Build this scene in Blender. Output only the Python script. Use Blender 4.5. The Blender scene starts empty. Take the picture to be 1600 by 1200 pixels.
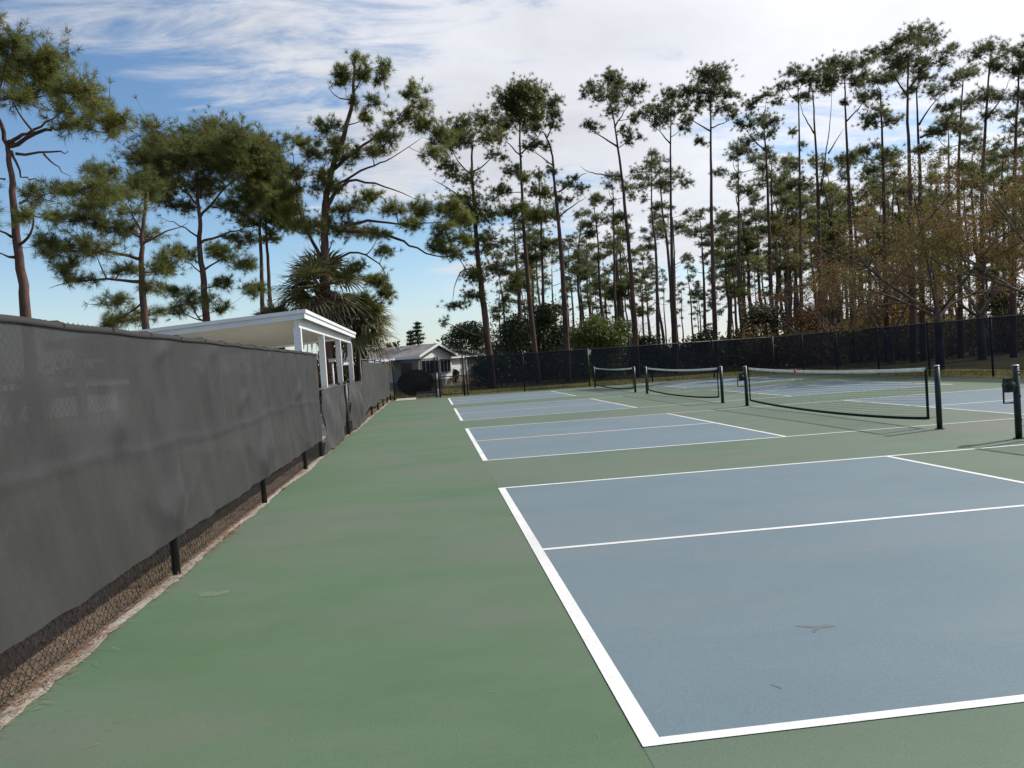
import bpy, math, random
import numpy as np
from mathutils import Vector, Matrix

rng = np.random.default_rng(7)
random.seed(7)
SC = bpy.context.scene
COL = SC.collection
R_ = math.radians

# ------------------------------------------------------------------ camera
FPX = 1236.9                                   # focal length in photo pixels (1600 wide)
def cam_axes(p, yw, r):
    cy, sy, cp, sp = math.cos(yw), math.sin(yw), math.cos(p), math.sin(p)
    F = Vector((sy*cp, cy*cp, sp)); Rt = Vector((cy, -sy, 0)); U = Rt.cross(F)
    return Rt*math.cos(r)+U*math.sin(r), U*math.cos(r)-Rt*math.sin(r), F
CR, CU, CF = cam_axes(-0.0276, 0.1008, -0.067)
CC = Vector((-0.6581, -2.732, 1.4034))
cam = bpy.data.objects.new('camera', bpy.data.cameras.new('camera'))
COL.objects.link(cam)
cam.data.sensor_width = 36.0
cam.data.lens = FPX/1600*36
cam.data.clip_end = 2000
cam.data.clip_start = 0.05
m = Matrix((( CR.x, CU.x, -CF.x, CC.x), (CR.y, CU.y, -CF.y, CC.y), (CR.z, CU.z, -CF.z, CC.z), (0, 0, 0, 1)))
cam.matrix_world = m
SC.camera = cam

# ------------------------------------------------------------------ sky and sun
SUN_EL = R_(40.5)
SUN_H = Vector((0.949, 0.316))
SUN = Vector((SUN_H.x*math.cos(SUN_EL), SUN_H.y*math.cos(SUN_EL), math.sin(SUN_EL)))
world = bpy.data.worlds.new('World')
SC.world = world
world.use_nodes = True
wn, wl = world.node_tree.nodes, world.node_tree.links
wn.clear()
def wnode(t, **kw):
    n = wn.new(t)
    for k, v in kw.items(): setattr(n, k, v)
    return n
def wmath(op, a, b=None, c=None, clamp=False):
    n = wnode('ShaderNodeMath', operation=op, use_clamp=clamp)
    for i, x in enumerate((a, b, c)):
        if x is None: continue
        if isinstance(x, (int, float)): n.inputs[i].default_value = x
        else: wl.new(x, n.inputs[i])
    return n.outputs[0]
sky = wnode('ShaderNodeTexSky', sky_type='NISHITA')
sky.sun_disc = False
sky.sun_elevation = SUN_EL
sky.sun_rotation = math.atan2(SUN_H.x, SUN_H.y)
sky.altitude = 10; sky.air_density = 1.0; sky.dust_density = 0.15; sky.ozone_density = 1.4
tc = wnode('ShaderNodeTexCoord')
sep = wnode('ShaderNodeSeparateXYZ'); wl.new(tc.outputs['Generated'], sep.inputs[0])
zz = wmath('ADD', wmath('MAXIMUM', sep.outputs[2], 0.0), 0.16)
px_ = wmath('DIVIDE', sep.outputs[0], zz); py_ = wmath('DIVIDE', sep.outputs[1], zz)
comb = wnode('ShaderNodeCombineXYZ'); wl.new(px_, comb.inputs[0]); wl.new(py_, comb.inputs[1])
def wnoise(scale, detail, rough, dist, stretch, rot, off):
    mp = wnode('ShaderNodeMapping'); mp.inputs['Rotation'].default_value = (0, 0, rot)
    mp.inputs['Scale'].default_value = stretch; mp.inputs['Location'].default_value = off
    wl.new(comb.outputs[0], mp.inputs[0])
    n = wnode('ShaderNodeTexNoise'); n.inputs['Scale'].default_value = scale
    n.inputs['Detail'].default_value = detail; n.inputs['Roughness'].default_value = rough
    n.inputs['Distortion'].default_value = dist
    wl.new(mp.outputs[0], n.inputs['Vector'])
    return n.outputs['Fac']
n1 = wnoise(0.75, 9, 0.56, 0.25, (1, 1.25, 1), 0.5, (3.1, 1.7, 0))
n2 = wnoise(3.6, 8, 0.66, 0.5, (0.8, 2.0, 1), 0.35, (0.4, 5.2, 0))
n3 = wnoise(1.6, 8, 0.6, 0.3, (1, 1.2, 1), 0.9, (7.4, 2.2, 0))
dot = wnode('ShaderNodeVectorMath', operation='DOT_PRODUCT')
wl.new(tc.outputs['Generated'], dot.inputs[0]); dot.inputs[1].default_value = SUN
cover = wmath('ADD', wmath('MULTIPLY', n1, 0.64), wmath('MULTIPLY', n2, 0.36))
cover = wmath('ADD', cover, wmath('MULTIPLY', wmath('SUBTRACT', dot.outputs['Value'], 0.41), 0.40))
mr = wnode('ShaderNodeMapRange', interpolation_type='SMOOTHSTEP')
wl.new(cover, mr.inputs['Value'])
mr.inputs['From Min'].default_value = 0.43; mr.inputs['From Max'].default_value = 0.58
mr.inputs['To Min'].default_value = 0.0; mr.inputs['To Max'].default_value = 0.95
mask = mr.outputs[0]
glow = wmath('POWER', wmath('MAXIMUM', dot.outputs['Value'], 0.0), 3.5)
bright = wmath('ADD', wmath('ADD', 4.0, wmath('MULTIPLY', n3, 4.2)), wmath('MULTIPLY', glow, 6.0))
cc = wnode('ShaderNodeCombineColor')
wl.new(wmath('MULTIPLY', bright, 0.97), cc.inputs[0]); wl.new(wmath('MULTIPLY', bright, 0.985), cc.inputs[1]); wl.new(wmath('MULTIPLY', bright, 1.04), cc.inputs[2])
mix = wnode('ShaderNodeMix', data_type='RGBA')
hz = wnode('ShaderNodeMapRange', interpolation_type='SMOOTHSTEP'); wl.new(sep.outputs[2], hz.inputs['Value'])
hz.inputs['From Min'].default_value = 0.0; hz.inputs['From Max'].default_value = 0.15; hz.inputs['To Min'].default_value = 0.55; hz.inputs['To Max'].default_value = 0.0
hzm = wnode('ShaderNodeMix', data_type='RGBA'); wl.new(hz.outputs[0], hzm.inputs[0]); hs_ = wnode('ShaderNodeHueSaturation'); hs_.inputs['Saturation'].default_value = 1.14; hs_.inputs['Value'].default_value = 1.12
wl.new(sky.outputs[0], hs_.inputs['Color']); wl.new(hs_.outputs[0], hzm.inputs[6]); hzm.inputs[7].default_value = (3.9, 4.6, 5.6, 1)
wl.new(mask, mix.inputs[0]); wl.new(hzm.outputs[2], mix.inputs[6]); wl.new(cc.outputs[0], mix.inputs[7])
bg = wnode('ShaderNodeBackground'); bg.inputs['Strength'].default_value = 0.125
wl.new(mix.outputs[2], bg.inputs['Color'])
wo = wnode('ShaderNodeOutputWorld'); wl.new(bg.outputs[0], wo.inputs['Surface'])

sl = bpy.data.lights.new('sun', 'SUN'); sl.energy = 4.8; sl.angle = R_(0.55); sl.color = (1.0, 0.95, 0.87)
so = bpy.data.objects.new('sun', sl); COL.objects.link(so)
so.rotation_euler = (-SUN).to_track_quat('-Z', 'Y').to_euler()
so.location = (20, 10, 30)

SC.view_settings.view_transform = 'Standard'
SC.view_settings.look = 'None'
SC.view_settings.exposure = 0.0
SC.view_settings.gamma = 1.0
SC.view_settings.use_curve_mapping = False
SC.render.engine = 'CYCLES'
SC.cycles.max_bounces = 6
SC.cycles.transparent_max_bounces = 24
SC.cycles.diffuse_bounces = 3
SC.cycles.use_denoising = True
SC.cycles.use_adaptive_sampling = False

# ------------------------------------------------------------------ helpers
def at(u, v, Y):
    """point of the world plane y = Y seen at photo pixel (u, v)"""
    d = CR*((u-800)/FPX) - CU*((v-600)/FPX) + CF
    return CC + d*((Y-CC.y)/d.y)
def at_x(u, v, X):
    d = CR*((u-800)/FPX) - CU*((v-600)/FPX) + CF
    return CC + d*((X-CC.x)/d.x)
def mpp(Y, u=800):                               # metres per photo pixel at depth plane Y
    return (at(u, 500, Y)-CC).dot(CF)/FPX

class MB:
    def __init__(s): s.v = []; s.f = []
    def quad(s, a, b, c, d):
        n = len(s.v); s.v += [tuple(a), tuple(b), tuple(c), tuple(d)]; s.f.append((n, n+1, n+2, n+3))
    def box(s, x0, x1, y0, y1, z0, z1):
        n = len(s.v)
        s.v += [(x0,y0,z0),(x1,y0,z0),(x1,y1,z0),(x0,y1,z0),(x0,y0,z1),(x1,y0,z1),(x1,y1,z1),(x0,y1,z1)]
        s.f += [(n,n+3,n+2,n+1),(n+4,n+5,n+6,n+7),(n,n+1,n+5,n+4),(n+1,n+2,n+6,n+5),(n+2,n+3,n+7,n+6),(n+3,n,n+4,n+7)]
    def obox(s, o, ex, ey, ez, x0, x1, y0, y1, z0, z1):
        n = len(s.v)
        for (a, b, c) in ((x0,y0,z0),(x1,y0,z0),(x1,y1,z0),(x0,y1,z0),(x0,y0,z1),(x1,y0,z1),(x1,y1,z1),(x0,y1,z1)):
            s.v.append(tuple(o+ex*a+ey*b+ez*c))
        s.f += [(n,n+3,n+2,n+1),(n+4,n+5,n+6,n+7),(n,n+1,n+5,n+4),(n+1,n+2,n+6,n+5),(n+2,n+3,n+7,n+6),(n+3,n,n+4,n+7)]
    def prism(s, poly, o, ea, eb, en, t0, t1):
        """polygon in the (ea, eb) plane, extruded along en from t0 to t1"""
        n = len(s.v); k = len(poly)
        for t in (t0, t1):
            for (a, b) in poly: s.v.append(tuple(o+ea*a+eb*b+en*t))
        s.f.append(tuple(range(n+k-1, n-1, -1))); s.f.append(tuple(range(n+k, n+2*k)))
        for i in range(k):
            j = (i+1) % k
            s.f.append((n+i, n+j, n+k+j, n+k+i))
    def tube(s, pts, rad, sides=6, cap=True):
        pts = [Vector(p) for p in pts]
        if len(pts) < 2: return
        if isinstance(rad, (int, float)): rad = [rad]*len(pts)
        n0 = len(s.v); ref = None
        for i, p in enumerate(pts):
            t = (pts[min(i+1, len(pts)-1)]-pts[max(i-1, 0)])
            if t.length < 1e-9: t = Vector((0, 0, 1))
            t.normalize()
            if ref is None:
                ref = t.orthogonal().normalized()
            ref = (ref - t*ref.dot(t))
            if ref.length < 1e-6: ref = t.orthogonal()
            ref.normalize(); b = t.cross(ref)
            for k in range(sides):
                a = 2*math.pi*k/sides
                q = p + (ref*math.cos(a)+b*math.sin(a))*rad[i]
                s.v.append((q.x, q.y, q.z))
        for i in range(len(pts)-1):
            for k in range(sides):
                a = n0+i*sides+k; b2 = n0+i*sides+(k+1) % sides
                s.f.append((a, b2, b2+sides, a+sides))
        if cap:
            s.f.append(tuple(range(n0+sides-1, n0-1, -1)))
            e = n0+(len(pts)-1)*sides
            s.f.append(tuple(range(e, e+sides)))
    def build(s, name, material, parent=None, smooth=False):
        me = bpy.data.meshes.new(name)
        me.from_pydata(s.v, [], s.f); me.update()
        return link(name, me, material, parent, smooth)

def link(name, me, material, parent=None, smooth=False):
    if material is not None and not me.materials: me.materials.append(material)
    if smooth: me.polygons.foreach_set('use_smooth', [True]*len(me.polygons))
    o = bpy.data.objects.new(name, me); COL.objects.link(o)
    if parent is not None:
        o.parent = parent
        o.matrix_parent_inverse = Matrix.Translation(-parent.location) if parent.parent is None else Matrix.Identity(4)
    return o
def tri_mesh(name, V):
    """V: (n,3,3) separate triangles"""
    n = len(V)
    me = bpy.data.meshes.new(name)
    me.vertices.add(n*3); me.loops.add(n*3); me.polygons.add(n)
    me.vertices.foreach_set('co', np.ascontiguousarray(V, dtype=np.float32).ravel())
    me.loops.foreach_set('vertex_index', np.arange(n*3, dtype=np.int32))
    me.polygons.foreach_set('loop_start', np.arange(0, n*3, 3, dtype=np.int32))
    me.polygons.foreach_set('loop_total', np.full(n, 3, dtype=np.int32))
    me.update(calc_edges=True)
    return me
def tag(o, label, cat, group=None):
    o['label'] = label; o['category'] = cat
    if group: o['group'] = group
    return o
def struct(o): o['kind'] = 'structure'; return o
def stuff(o): o['kind'] = 'stuff'; return o
def empty(name, loc, label=None, cat=None, group=None):
    o = bpy.data.objects.new(name, None); COL.objects.link(o)
    o.location = loc; o.empty_display_size = 0.2
    if label: tag(o, label, cat, group)
    return o

# ------------------------------------------------------------------ materials
def mat(name, base, rough=0.7, spec=0.3, var=None, vscale=3.0, detail=5, bump=0.0, bscale=40.0, metallic=0.0,
        var2=None, v2scale=0.6, island=0.0, translucent=0.0, stretch=None, coord='Object', lo=0.35, hi=0.65):
    mt = bpy.data.materials.new(name); mt.use_nodes = True
    nt = mt.node_tree; N, L = nt.nodes, nt.links
    b = N['Principled BSDF']; out = N['Material Output']
    b.inputs['Roughness'].default_value = rough
    b.inputs['Specular IOR Level'].default_value = spec
    b.inputs['Metallic'].default_value = metallic
    tcn = N.new('ShaderNodeTexCoord'); vec = tcn.outputs[coord]
    if coord == 'World':
        pass
    if stretch:
        mp = N.new('ShaderNodeMapping'); mp.inputs['Scale'].default_value = stretch
        L.new(vec, mp.inputs[0]); vec = mp.outputs[0]
    def noise(sc, dt):
        n = N.new('ShaderNodeTexNoise'); n.inputs['Scale'].default_value = sc; n.inputs['Detail'].default_value = dt
        n.inputs['Roughness'].default_value = 0.6
        L.new(vec, n.inputs['Vector']); return n.outputs['Fac']
    def mixc(fac, a, bcol):
        mx = N.new('ShaderNodeMix'); mx.data_type = 'RGBA'
        if isinstance(fac, float): mx.inputs[0].default_value = fac
        else: L.new(fac, mx.inputs[0])
        if isinstance(a, tuple): mx.inputs[6].default_value = (*a, 1)
        else: L.new(a, mx.inputs[6])
        if isinstance(bcol, tuple): mx.inputs[7].default_value = (*bcol, 1)
        else: L.new(bcol, mx.inputs[7])
        return mx.outputs[2]
    def ramp(f):
        r = N.new('ShaderNodeMapRange'); r.inputs['From Min'].default_value = lo; r.inputs['From Max'].default_value = hi
        L.new(f, r.inputs['Value']); return r.outputs[0]
    col = base
    if var: col = mixc(ramp(noise(vscale, detail)), base, var)
    if var2: col = mixc(ramp(noise(v2scale, 4)), col, var2)
    if island:
        g = N.new('ShaderNodeNewGeometry'); hs = N.new('ShaderNodeHueSaturation')
        mr_ = N.new('ShaderNodeMapRange'); mr_.inputs['To Min'].default_value = 1-island; mr_.inputs['To Max'].default_value = 1+island
        L.new(g.outputs['Random Per Island'], mr_.inputs['Value']); L.new(mr_.outputs[0], hs.inputs['Value'])
        if isinstance(col, tuple): hs.inputs['Color'].default_value = (*col, 1)
        else: L.new(col, hs.inputs['Color'])
        col = hs.outputs[0]
    if isinstance(col, tuple): b.inputs['Base Color'].default_value = (*col, 1)
    else: L.new(col, b.inputs['Base Color'])
    if bump:
        bp = N.new('ShaderNodeBump'); bp.inputs['Strength'].default_value = bump; bp.inputs['Distance'].default_value = 0.02
        L.new(noise(bscale, 6), bp.inputs['Height']); L.new(bp.outputs[0], b.inputs['Normal'])
    if translucent:
        tr = N.new('ShaderNodeBsdfTranslucent'); ms = N.new('ShaderNodeMixShader'); ms.inputs[0].default_value = translucent
        if isinstance(col, tuple): tr.inputs['Color'].default_value = (*col, 1)
        else: L.new(col, tr.inputs['Color'])
        L.new(b.outputs[0], ms.inputs[1]); L.new(tr.outputs[0], ms.inputs[2]); L.new(ms.outputs[0], out.inputs['Surface'])
    return mt

def fabric(name, base, open_, var, sheen=0.5, rough=0.6):
    """woven shade cloth: open_ is the open share of the weave"""
    mt = bpy.data.materials.new(name); mt.use_nodes = True
    N, L = mt.node_tree.nodes, mt.node_tree.links
    b = N['Principled BSDF']; b.inputs['Roughness'].default_value = rough; b.inputs['Specular IOR Level'].default_value = sheen
    tcn = N.new('ShaderNodeTexCoord')
    n = N.new('ShaderNodeTexNoise'); n.inputs['Scale'].default_value = 3.0; n.inputs['Detail'].default_value = 8; n.inputs['Roughness'].default_value = 0.7
    L.new(tcn.outputs['Object'], n.inputs['Vector'])
    mx = N.new('ShaderNodeMix'); mx.data_type = 'RGBA'; L.new(n.outputs['Fac'], mx.inputs[0])
    mx.inputs[6].default_value = (*base, 1); mx.inputs[7].default_value = (*var, 1)
    sp = N.new('ShaderNodeTexNoise'); sp.inputs['Scale'].default_value = 130.0; sp.inputs['Detail'].default_value = 3; sp.inputs['Roughness'].default_value = .8
    L.new(tcn.outputs['Object'], sp.inputs['Vector'])
    hv = N.new('ShaderNodeHueSaturation'); L.new(mx.outputs[2], hv.inputs['Color'])
    rg = N.new('ShaderNodeMapRange'); rg.inputs['From Min'].default_value = .3; rg.inputs['From Max'].default_value = .7; rg.inputs['To Min'].default_value = .7; rg.inputs['To Max'].default_value = 1.35
    L.new(sp.outputs['Fac'], rg.inputs['Value']); L.new(rg.outputs[0], hv.inputs['Value'])
    L.new(hv.outputs[0], b.inputs['Base Color'])
    fine = N.new('ShaderNodeTexNoise'); fine.inputs['Scale'].default_value = 260.0; fine.inputs['Detail'].default_value = 2
    L.new(tcn.outputs['Object'], fine.inputs['Vector'])
    bp = N.new('ShaderNodeBump'); bp.inputs['Strength'].default_value = 0.35; bp.inputs['Distance'].default_value = 0.004
    L.new(fine.outputs['Fac'], bp.inputs['Height']); L.new(bp.outputs[0], b.inputs['Normal'])
    tr = N.new('ShaderNodeBsdfTransparent')
    ms = N.new('ShaderNodeMixShader'); ms.inputs[0].default_value = open_
    L.new(b.outputs[0], ms.inputs[1]); L.new(tr.outputs[0], ms.inputs[2])
    L.new(ms.outputs[0], N['Material Output'].inputs['Surface'])
    return mt

M = {}
def paint(name, base, mott, dirt, grit=0.16, wearcol=None, wear=0.0):
    """rolled acrylic court paint: mottled coats, dirt drifts, sand grit"""
    mt = bpy.data.materials.new(name); mt.use_nodes = True
    N, L = mt.node_tree.nodes, mt.node_tree.links
    b = N['Principled BSDF']; b.inputs['Roughness'].default_value = 0.66; b.inputs['Specular IOR Level'].default_value = 0.28
    tcn = N.new('ShaderNodeTexCoord')
    def noise(sc, dt, ro, st=(1, 1, 1), dist=0.0):
        mp = N.new('ShaderNodeMapping'); mp.inputs['Scale'].default_value = st; L.new(tcn.outputs['Object'], mp.inputs[0])
        n = N.new('ShaderNodeTexNoise'); n.inputs['Scale'].default_value = sc; n.inputs['Detail'].default_value = dt; n.inputs['Roughness'].default_value = ro
        n.inputs['Distortion'].default_value = dist; L.new(mp.outputs[0], n.inputs['Vector']); return n.outputs['Fac']
    def rng_(f, a0, a1, b0=0.0, b1=1.0):
        r_ = N.new('ShaderNodeMapRange'); L.new(f, r_.inputs['Value'])
        for k_, v_ in zip(('From Min', 'From Max', 'To Min', 'To Max'), (a0, a1, b0, b1)): r_.inputs[k_].default_value = v_
        return r_.outputs[0]
    def mixc(f, a0, b0):
        mx = N.new('ShaderNodeMix'); mx.data_type = 'RGBA'; L.new(f, mx.inputs[0])
        for i, c_ in ((6, a0), (7, b0)):
            if isinstance(c_, tuple): mx.inputs[i].default_value = (*c_, 1)
            else: L.new(c_, mx.inputs[i])
        return mx.outputs[2]
    col = mixc(rng_(noise(0.9, 9, .68, (.55, 1, 1), .4), .36, .64), base, mott)
    col = mixc(rng_(noise(0.33, 7, .6, (.5, 1.2, 1), .6), .48, .66, 0, .9), col, dirt)
    col = mixc(rng_(noise(5.5, 8, .72, (.35, 1, 1)), .56, .74, 0, .45), col, dirt)
    if wearcol: col = mixc(rng_(noise(22, 8, .75), .60-wear*.1, .70, 0, .75), col, wearcol)
    hs = N.new('ShaderNodeHueSaturation'); L.new(col, hs.inputs['Color'])
    g1 = noise(95, 4, .8); L.new(rng_(g1, .3, .7, 1-grit, 1+grit), hs.inputs['Value'])
    L.new(hs.outputs[0], b.inputs['Base Color'])
    bp = N.new('ShaderNodeBump'); bp.inputs['Strength'].default_value = 0.35; bp.inputs['Distance'].default_value = 0.004
    L.new(noise(140, 5, .7), bp.inputs['Height']); L.new(bp.outputs[0], b.inputs['Normal'])
    return mt
M['green'] = paint('green_court_paint', (0.066, 0.119, 0.063), (0.090, 0.136, 0.084), (0.118, 0.122, 0.103))
M['green2'] = paint('faded_green_court_paint', (0.078, 0.122, 0.080), (0.100, 0.140, 0.099), (0.114, 0.124, 0.104))
M['blue'] = paint('blue_court_paint', (0.106, 0.158, 0.188), (0.128, 0.177, 0.205), (0.146, 0.168, 0.182))
M['line'] = paint('white_line_paint', (0.70, 0.70, 0.69), (0.62, 0.62, 0.61), (0.50, 0.50, 0.49), 0.08, (0.34, 0.36, 0.37), .6)
M['wear'] = mat('worn_paint', (0.098, 0.128, 0.152), 0.85, 0.2, (0.150, 0.150, 0.156), 40)
M['stain'] = mat('pale_stain', (0.135, 0.170, 0.125), 0.7, 0.3, (0.070, 0.130, 0.066), 14)
M['concrete'] = mat('rough_concrete', (0.34, 0.315, 0.28), 0.9, 0.2, (0.21, 0.185, 0.165), 14, 8, 0.6, 60, var2=(0.27, 0.235, 0.20), v2scale=3)
M['slab'] = mat('light_concrete', (0.50, 0.47, 0.42), 0.9, 0.2, (0.40, 0.37, 0.33), 4, 6, 0.2, 80)
M['ground'] = mat('lawn_and_straw', (0.075, 0.082, 0.030), 0.95, 0.1, (0.125, 0.110, 0.050), 0.6, 9, 0.8, 14, var2=(0.105, 0.070, 0.040), v2scale=0.11)
M['soil'] = mat('straw_soil', (0.175, 0.130, 0.098), 0.95, 0.1, (0.10, 0.085, 0.048), 9, 8, 0.9, 60, var2=(0.17, 0.12, 0.085), v2scale=2.0)
M['straw'] = mat('pine_straw', (0.20, 0.098, 0.055), 0.9, 0.15, (0.28, 0.19, 0.12), 4, island=0.4)
M['grass'] = mat('grass_blades', (0.10, 0.13, 0.03), 0.8, 0.2, (0.23, 0.20, 0.08), 1.2, island=0.35, translucent=0.3)
M['blackpipe'] = mat('black_vinyl_pipe', (0.016, 0.015, 0.016), 0.45, 0.4, (0.03, 0.025, 0.025), 12)
M['wire'] = mat('black_vinyl_wire', (0.020, 0.016, 0.018), 0.4, 0.45)
M['galv'] = mat('galvanised', (0.45, 0.46, 0.47), 0.45, 0.5, (0.3, 0.31, 0.32), 10, metallic=0.6)
M['greyscreen'] = fabric('grey_windscreen_cloth', (0.030, 0.030, 0.032), 0.030, (0.050, 0.049, 0.051), 0.2, 0.6)
M['fadedscreen'] = fabric('faded_windscreen_cloth', (0.042, 0.042, 0.044), 0.04, (0.062, 0.061, 0.063), 0.3, 0.55)
M['greyhem'] = fabric('grey_windscreen_hem', (0.028, 0.027, 0.027), 0.02, (0.042, 0.040, 0.038), 0.14, 0.7)
M['blackscreen'] = fabric('black_windscreen_cloth', (0.008, 0.010, 0.016), 0.21, (0.016, 0.018, 0.026), 0.2, 0.8)
M['blackscreen2'] = fabric('black_gate_cloth', (0.010, 0.010, 0.015), 0.24, (0.018, 0.018, 0.024), 0.2, 0.8)
M['netpost'] = mat('dark_green_post', (0.012, 0.018, 0.018), 0.4, 0.4, (0.02, 0.024, 0.024), 10)
M['netblack'] = mat('black_net_cord', (0.012, 0.014, 0.014), 0.7, 0.2)
M['tape'] = mat('white_net_tape', (0.72, 0.74, 0.73), 0.8, 0.2, (0.58, 0.60, 0.59), 6, translucent=0.35)
M['red'] = mat('red_plastic', (0.65, 0.06, 0.09), 0.5, 0.4)
M['white'] = mat('white_painted_metal', (0.74, 0.76, 0.78), 0.45, 0.4, (0.68, 0.70, 0.72), 2.5, 5)
M['cream'] = mat('cream_panel', (0.76, 0.75, 0.69), 0.6, 0.3, (0.70, 0.69, 0.62), 1.5, 5)
M['siding'] = mat('white_siding', (0.80, 0.80, 0.80), 0.6, 0.3, (0.72, 0.73, 0.73), 1.2, 5, stretch=(1, 1, 6))
M['roof'] = mat('grey_shingle', (0.20, 0.18, 0.175), 0.9, 0.2, (0.27, 0.245, 0.235), 5, 8, 0.4, 30, var2=(0.15, 0.14, 0.135), v2scale=0.8)
M['glass'] = mat('dark_window_glass', (0.02, 0.022, 0.026), 0.08, 0.6)
M['stone'] = mat('grey_block', (0.36, 0.34, 0.32), 0.9, 0.2, (0.22, 0.20, 0.19), 5, 6, 0.5, 20)
M['porch'] = mat('blue_grey_panel', (0.16, 0.17, 0.21), 0.8, 0.2, (0.20, 0.21, 0.24), 3)
M['bark'] = mat('pine_bark', (0.085, 0.050, 0.042), 0.95, 0.15, (0.030, 0.022, 0.022), 9, 7, 0.9, 22, var2=(0.12, 0.072, 0.060), v2scale=2.0, stretch=(1, 1, 0.35))
M['bark2'] = mat('grey_bark', (0.090, 0.062, 0.054), 0.95, 0.15, (0.040, 0.031, 0.030), 8, 7, 0.9, 22, var2=(0.14, 0.10, 0.085), v2scale=1.5, stretch=(1, 1, 0.35))
M['needleA'] = mat('olive_pine_needles', (0.108, 0.132, 0.036), 0.6, 0.3, (0.195, 0.198, 0.052), 0.9, 4, island=0.4, translucent=0.58)
M['needleB'] = mat('green_pine_needles', (0.095, 0.118, 0.036), 0.6, 0.3, (0.165, 0.168, 0.048), 0.8, 4, island=0.4, translucent=0.58)
M['needleC'] = mat('deep_pine_needles', (0.105, 0.125, 0.056), 0.6, 0.3, (0.155, 0.162, 0.074), 0.7, 4, island=0.4, translucent=0.58)
M['leafgreen'] = mat('bright_shrub_leaf', (0.070, 0.105, 0.022), 0.5, 0.35, (0.12, 0.145, 0.034), 1.5, 4, island=0.35, translucent=0.4)
M['leafdark'] = mat('dark_oak_leaf', (0.030, 0.048, 0.018), 0.5, 0.35, (0.055, 0.068, 0.022), 1.0, 4, island=0.35, translucent=0.2)
M['leafhedge'] = mat('clipped_hedge_leaf', (0.022, 0.032, 0.016), 0.5, 0.3, (0.032, 0.045, 0.02), 3.0, 4, island=0.35)
M['leaforange'] = mat('autumn_leaf', (0.20, 0.110, 0.040), 0.6, 0.25, (0.155, 0.150, 0.032), 0.8, 4, island=0.4, translucent=0.4, lo=0.42, hi=0.6)
M['leafred'] = mat('russet_leaf', (0.17, 0.075, 0.035), 0.6, 0.25, (0.12, 0.085, 0.035), 1.0, 4, island=0.4, translucent=0.35)
M['twig'] = mat('grey_brown_twig', (0.065, 0.047, 0.040), 0.9, 0.15, (0.14, 0.115, 0.10), 1.5, 4)
M['frond'] = mat('palm_frond', (0.12, 0.13, 0.050), 0.45, 0.4, (0.22, 0.20, 0.095), 1.6, 4, island=0.45, translucent=0.25)
M['deadfrond'] = mat('dead_palm_frond', (0.15, 0.115, 0.085), 0.8, 0.2, (0.24, 0.19, 0.14), 2.0, 4, island=0.4, translucent=0.1)
M['boot'] = mat('palm_boots', (0.16, 0.075, 0.05), 0.95, 0.1, (0.085, 0.05, 0.04), 12, 6, 1.0, 18)
M['farwood'] = mat('far_wood_leaf', (0.055, 0.070, 0.035), 0.7, 0.2, (0.085, 0.085, 0.045), 0.1, 5, island=0.3, translucent=0.25)

# ------------------------------------------------------------------ ground and courts
def sheet(name, x0, x1, y0, y1, z, material, parent=None):
    b = MB(); b.quad((x0, y0, z), (x1, y0, z), (x1, y1, z), (x0, y1, z))
    return b.build(name, material, parent)
struct(sheet('lawn_ground', -500, 500, -200, 900, -0.05, M['ground']))
struct(sheet('fence_line_soil', -4.2, -2.61, -7, 34.7, -0.035, M['soil']))

FX, BX, RX = -2.65, 34.8, 16.2                   # left, back and right fence lines
court = MB(); court.box(-2.60, 15.75, -7.5, 33.9, -0.12, 0.0)
court = struct(court.build('court_surface', M['green']))
CW, CL, KIT, SP = 6.096, 13.411, 4.572, 8.69
LW = 0.055
sheet('green_playing_zone', 0.0, CL, -7.4, 33.8, 0.0014, M['green2'], court)
for c in range(4):
    y0 = c*SP; y1 = y0+CW; ym = (y0+y1)/2
    for (xa, xb) in ((0.0, KIT), (CL-KIT, CL)):
        sheet('blue_service_area', xa, xb, y0, y1, 0.0030, M['blue'], court)
    for x in (0.0, CL-0.075): sheet('painted_baseline', x, x+0.075, y0, y1, 0.0046, M['line'], court)
    for x in (KIT, CL-KIT-LW): sheet('painted_kitchen_line', x, x+LW, y0+LW, y1-LW, 0.0048, M['line'], court)
    for y in (y0, y1-LW): sheet('painted_sideline', 0.075, CL-0.075, y, y+LW, 0.0050, M['line'], court)
    for (xa, xb) in ((0.075, KIT), (CL-KIT, CL-0.075)):
        sheet('painted_centre_line', xa, xb, ym-LW/2, ym+LW/2, 0.0052, M['line'], court)
def blotch(name, cx, cy, pts, z, material):
    b = MB(); b.v = [(cx+x, cy+y, z) for x, y in pts]; b.f = [tuple(range(len(pts)))]
    return b.build(name, material, court)
blotch('paint_scuff', 1.13, 0.95, [(-.085,.06),(-.03,.045),(.01,.03),(.06,.035),(.10,.0),(.055,-.012),(.02,-.005),(-.035,-.055),(-.045,-.05),(-.015,.005),(-.06,.035)], 0.0042, M['wear'])
blotch('paint_scuff', 0.66, 0.36, [(-.014,.03),(-.002,.028),(.0,.012),(.012,.004),(.014,-.02),(.004,-.02),(-.004,.0),(-.012,.012)], 0.0042, M['wear'])
blotch('pale_stain', -2.2, 2.68, [(0.10*math.cos(a)*(1+.2*math.sin(3*a)), 0.08*math.sin(a)*(1+.15*math.cos(2*a))) for a in np.linspace(0, 6.28, 15)[:-1]], 0.0015, M['stain'])
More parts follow.
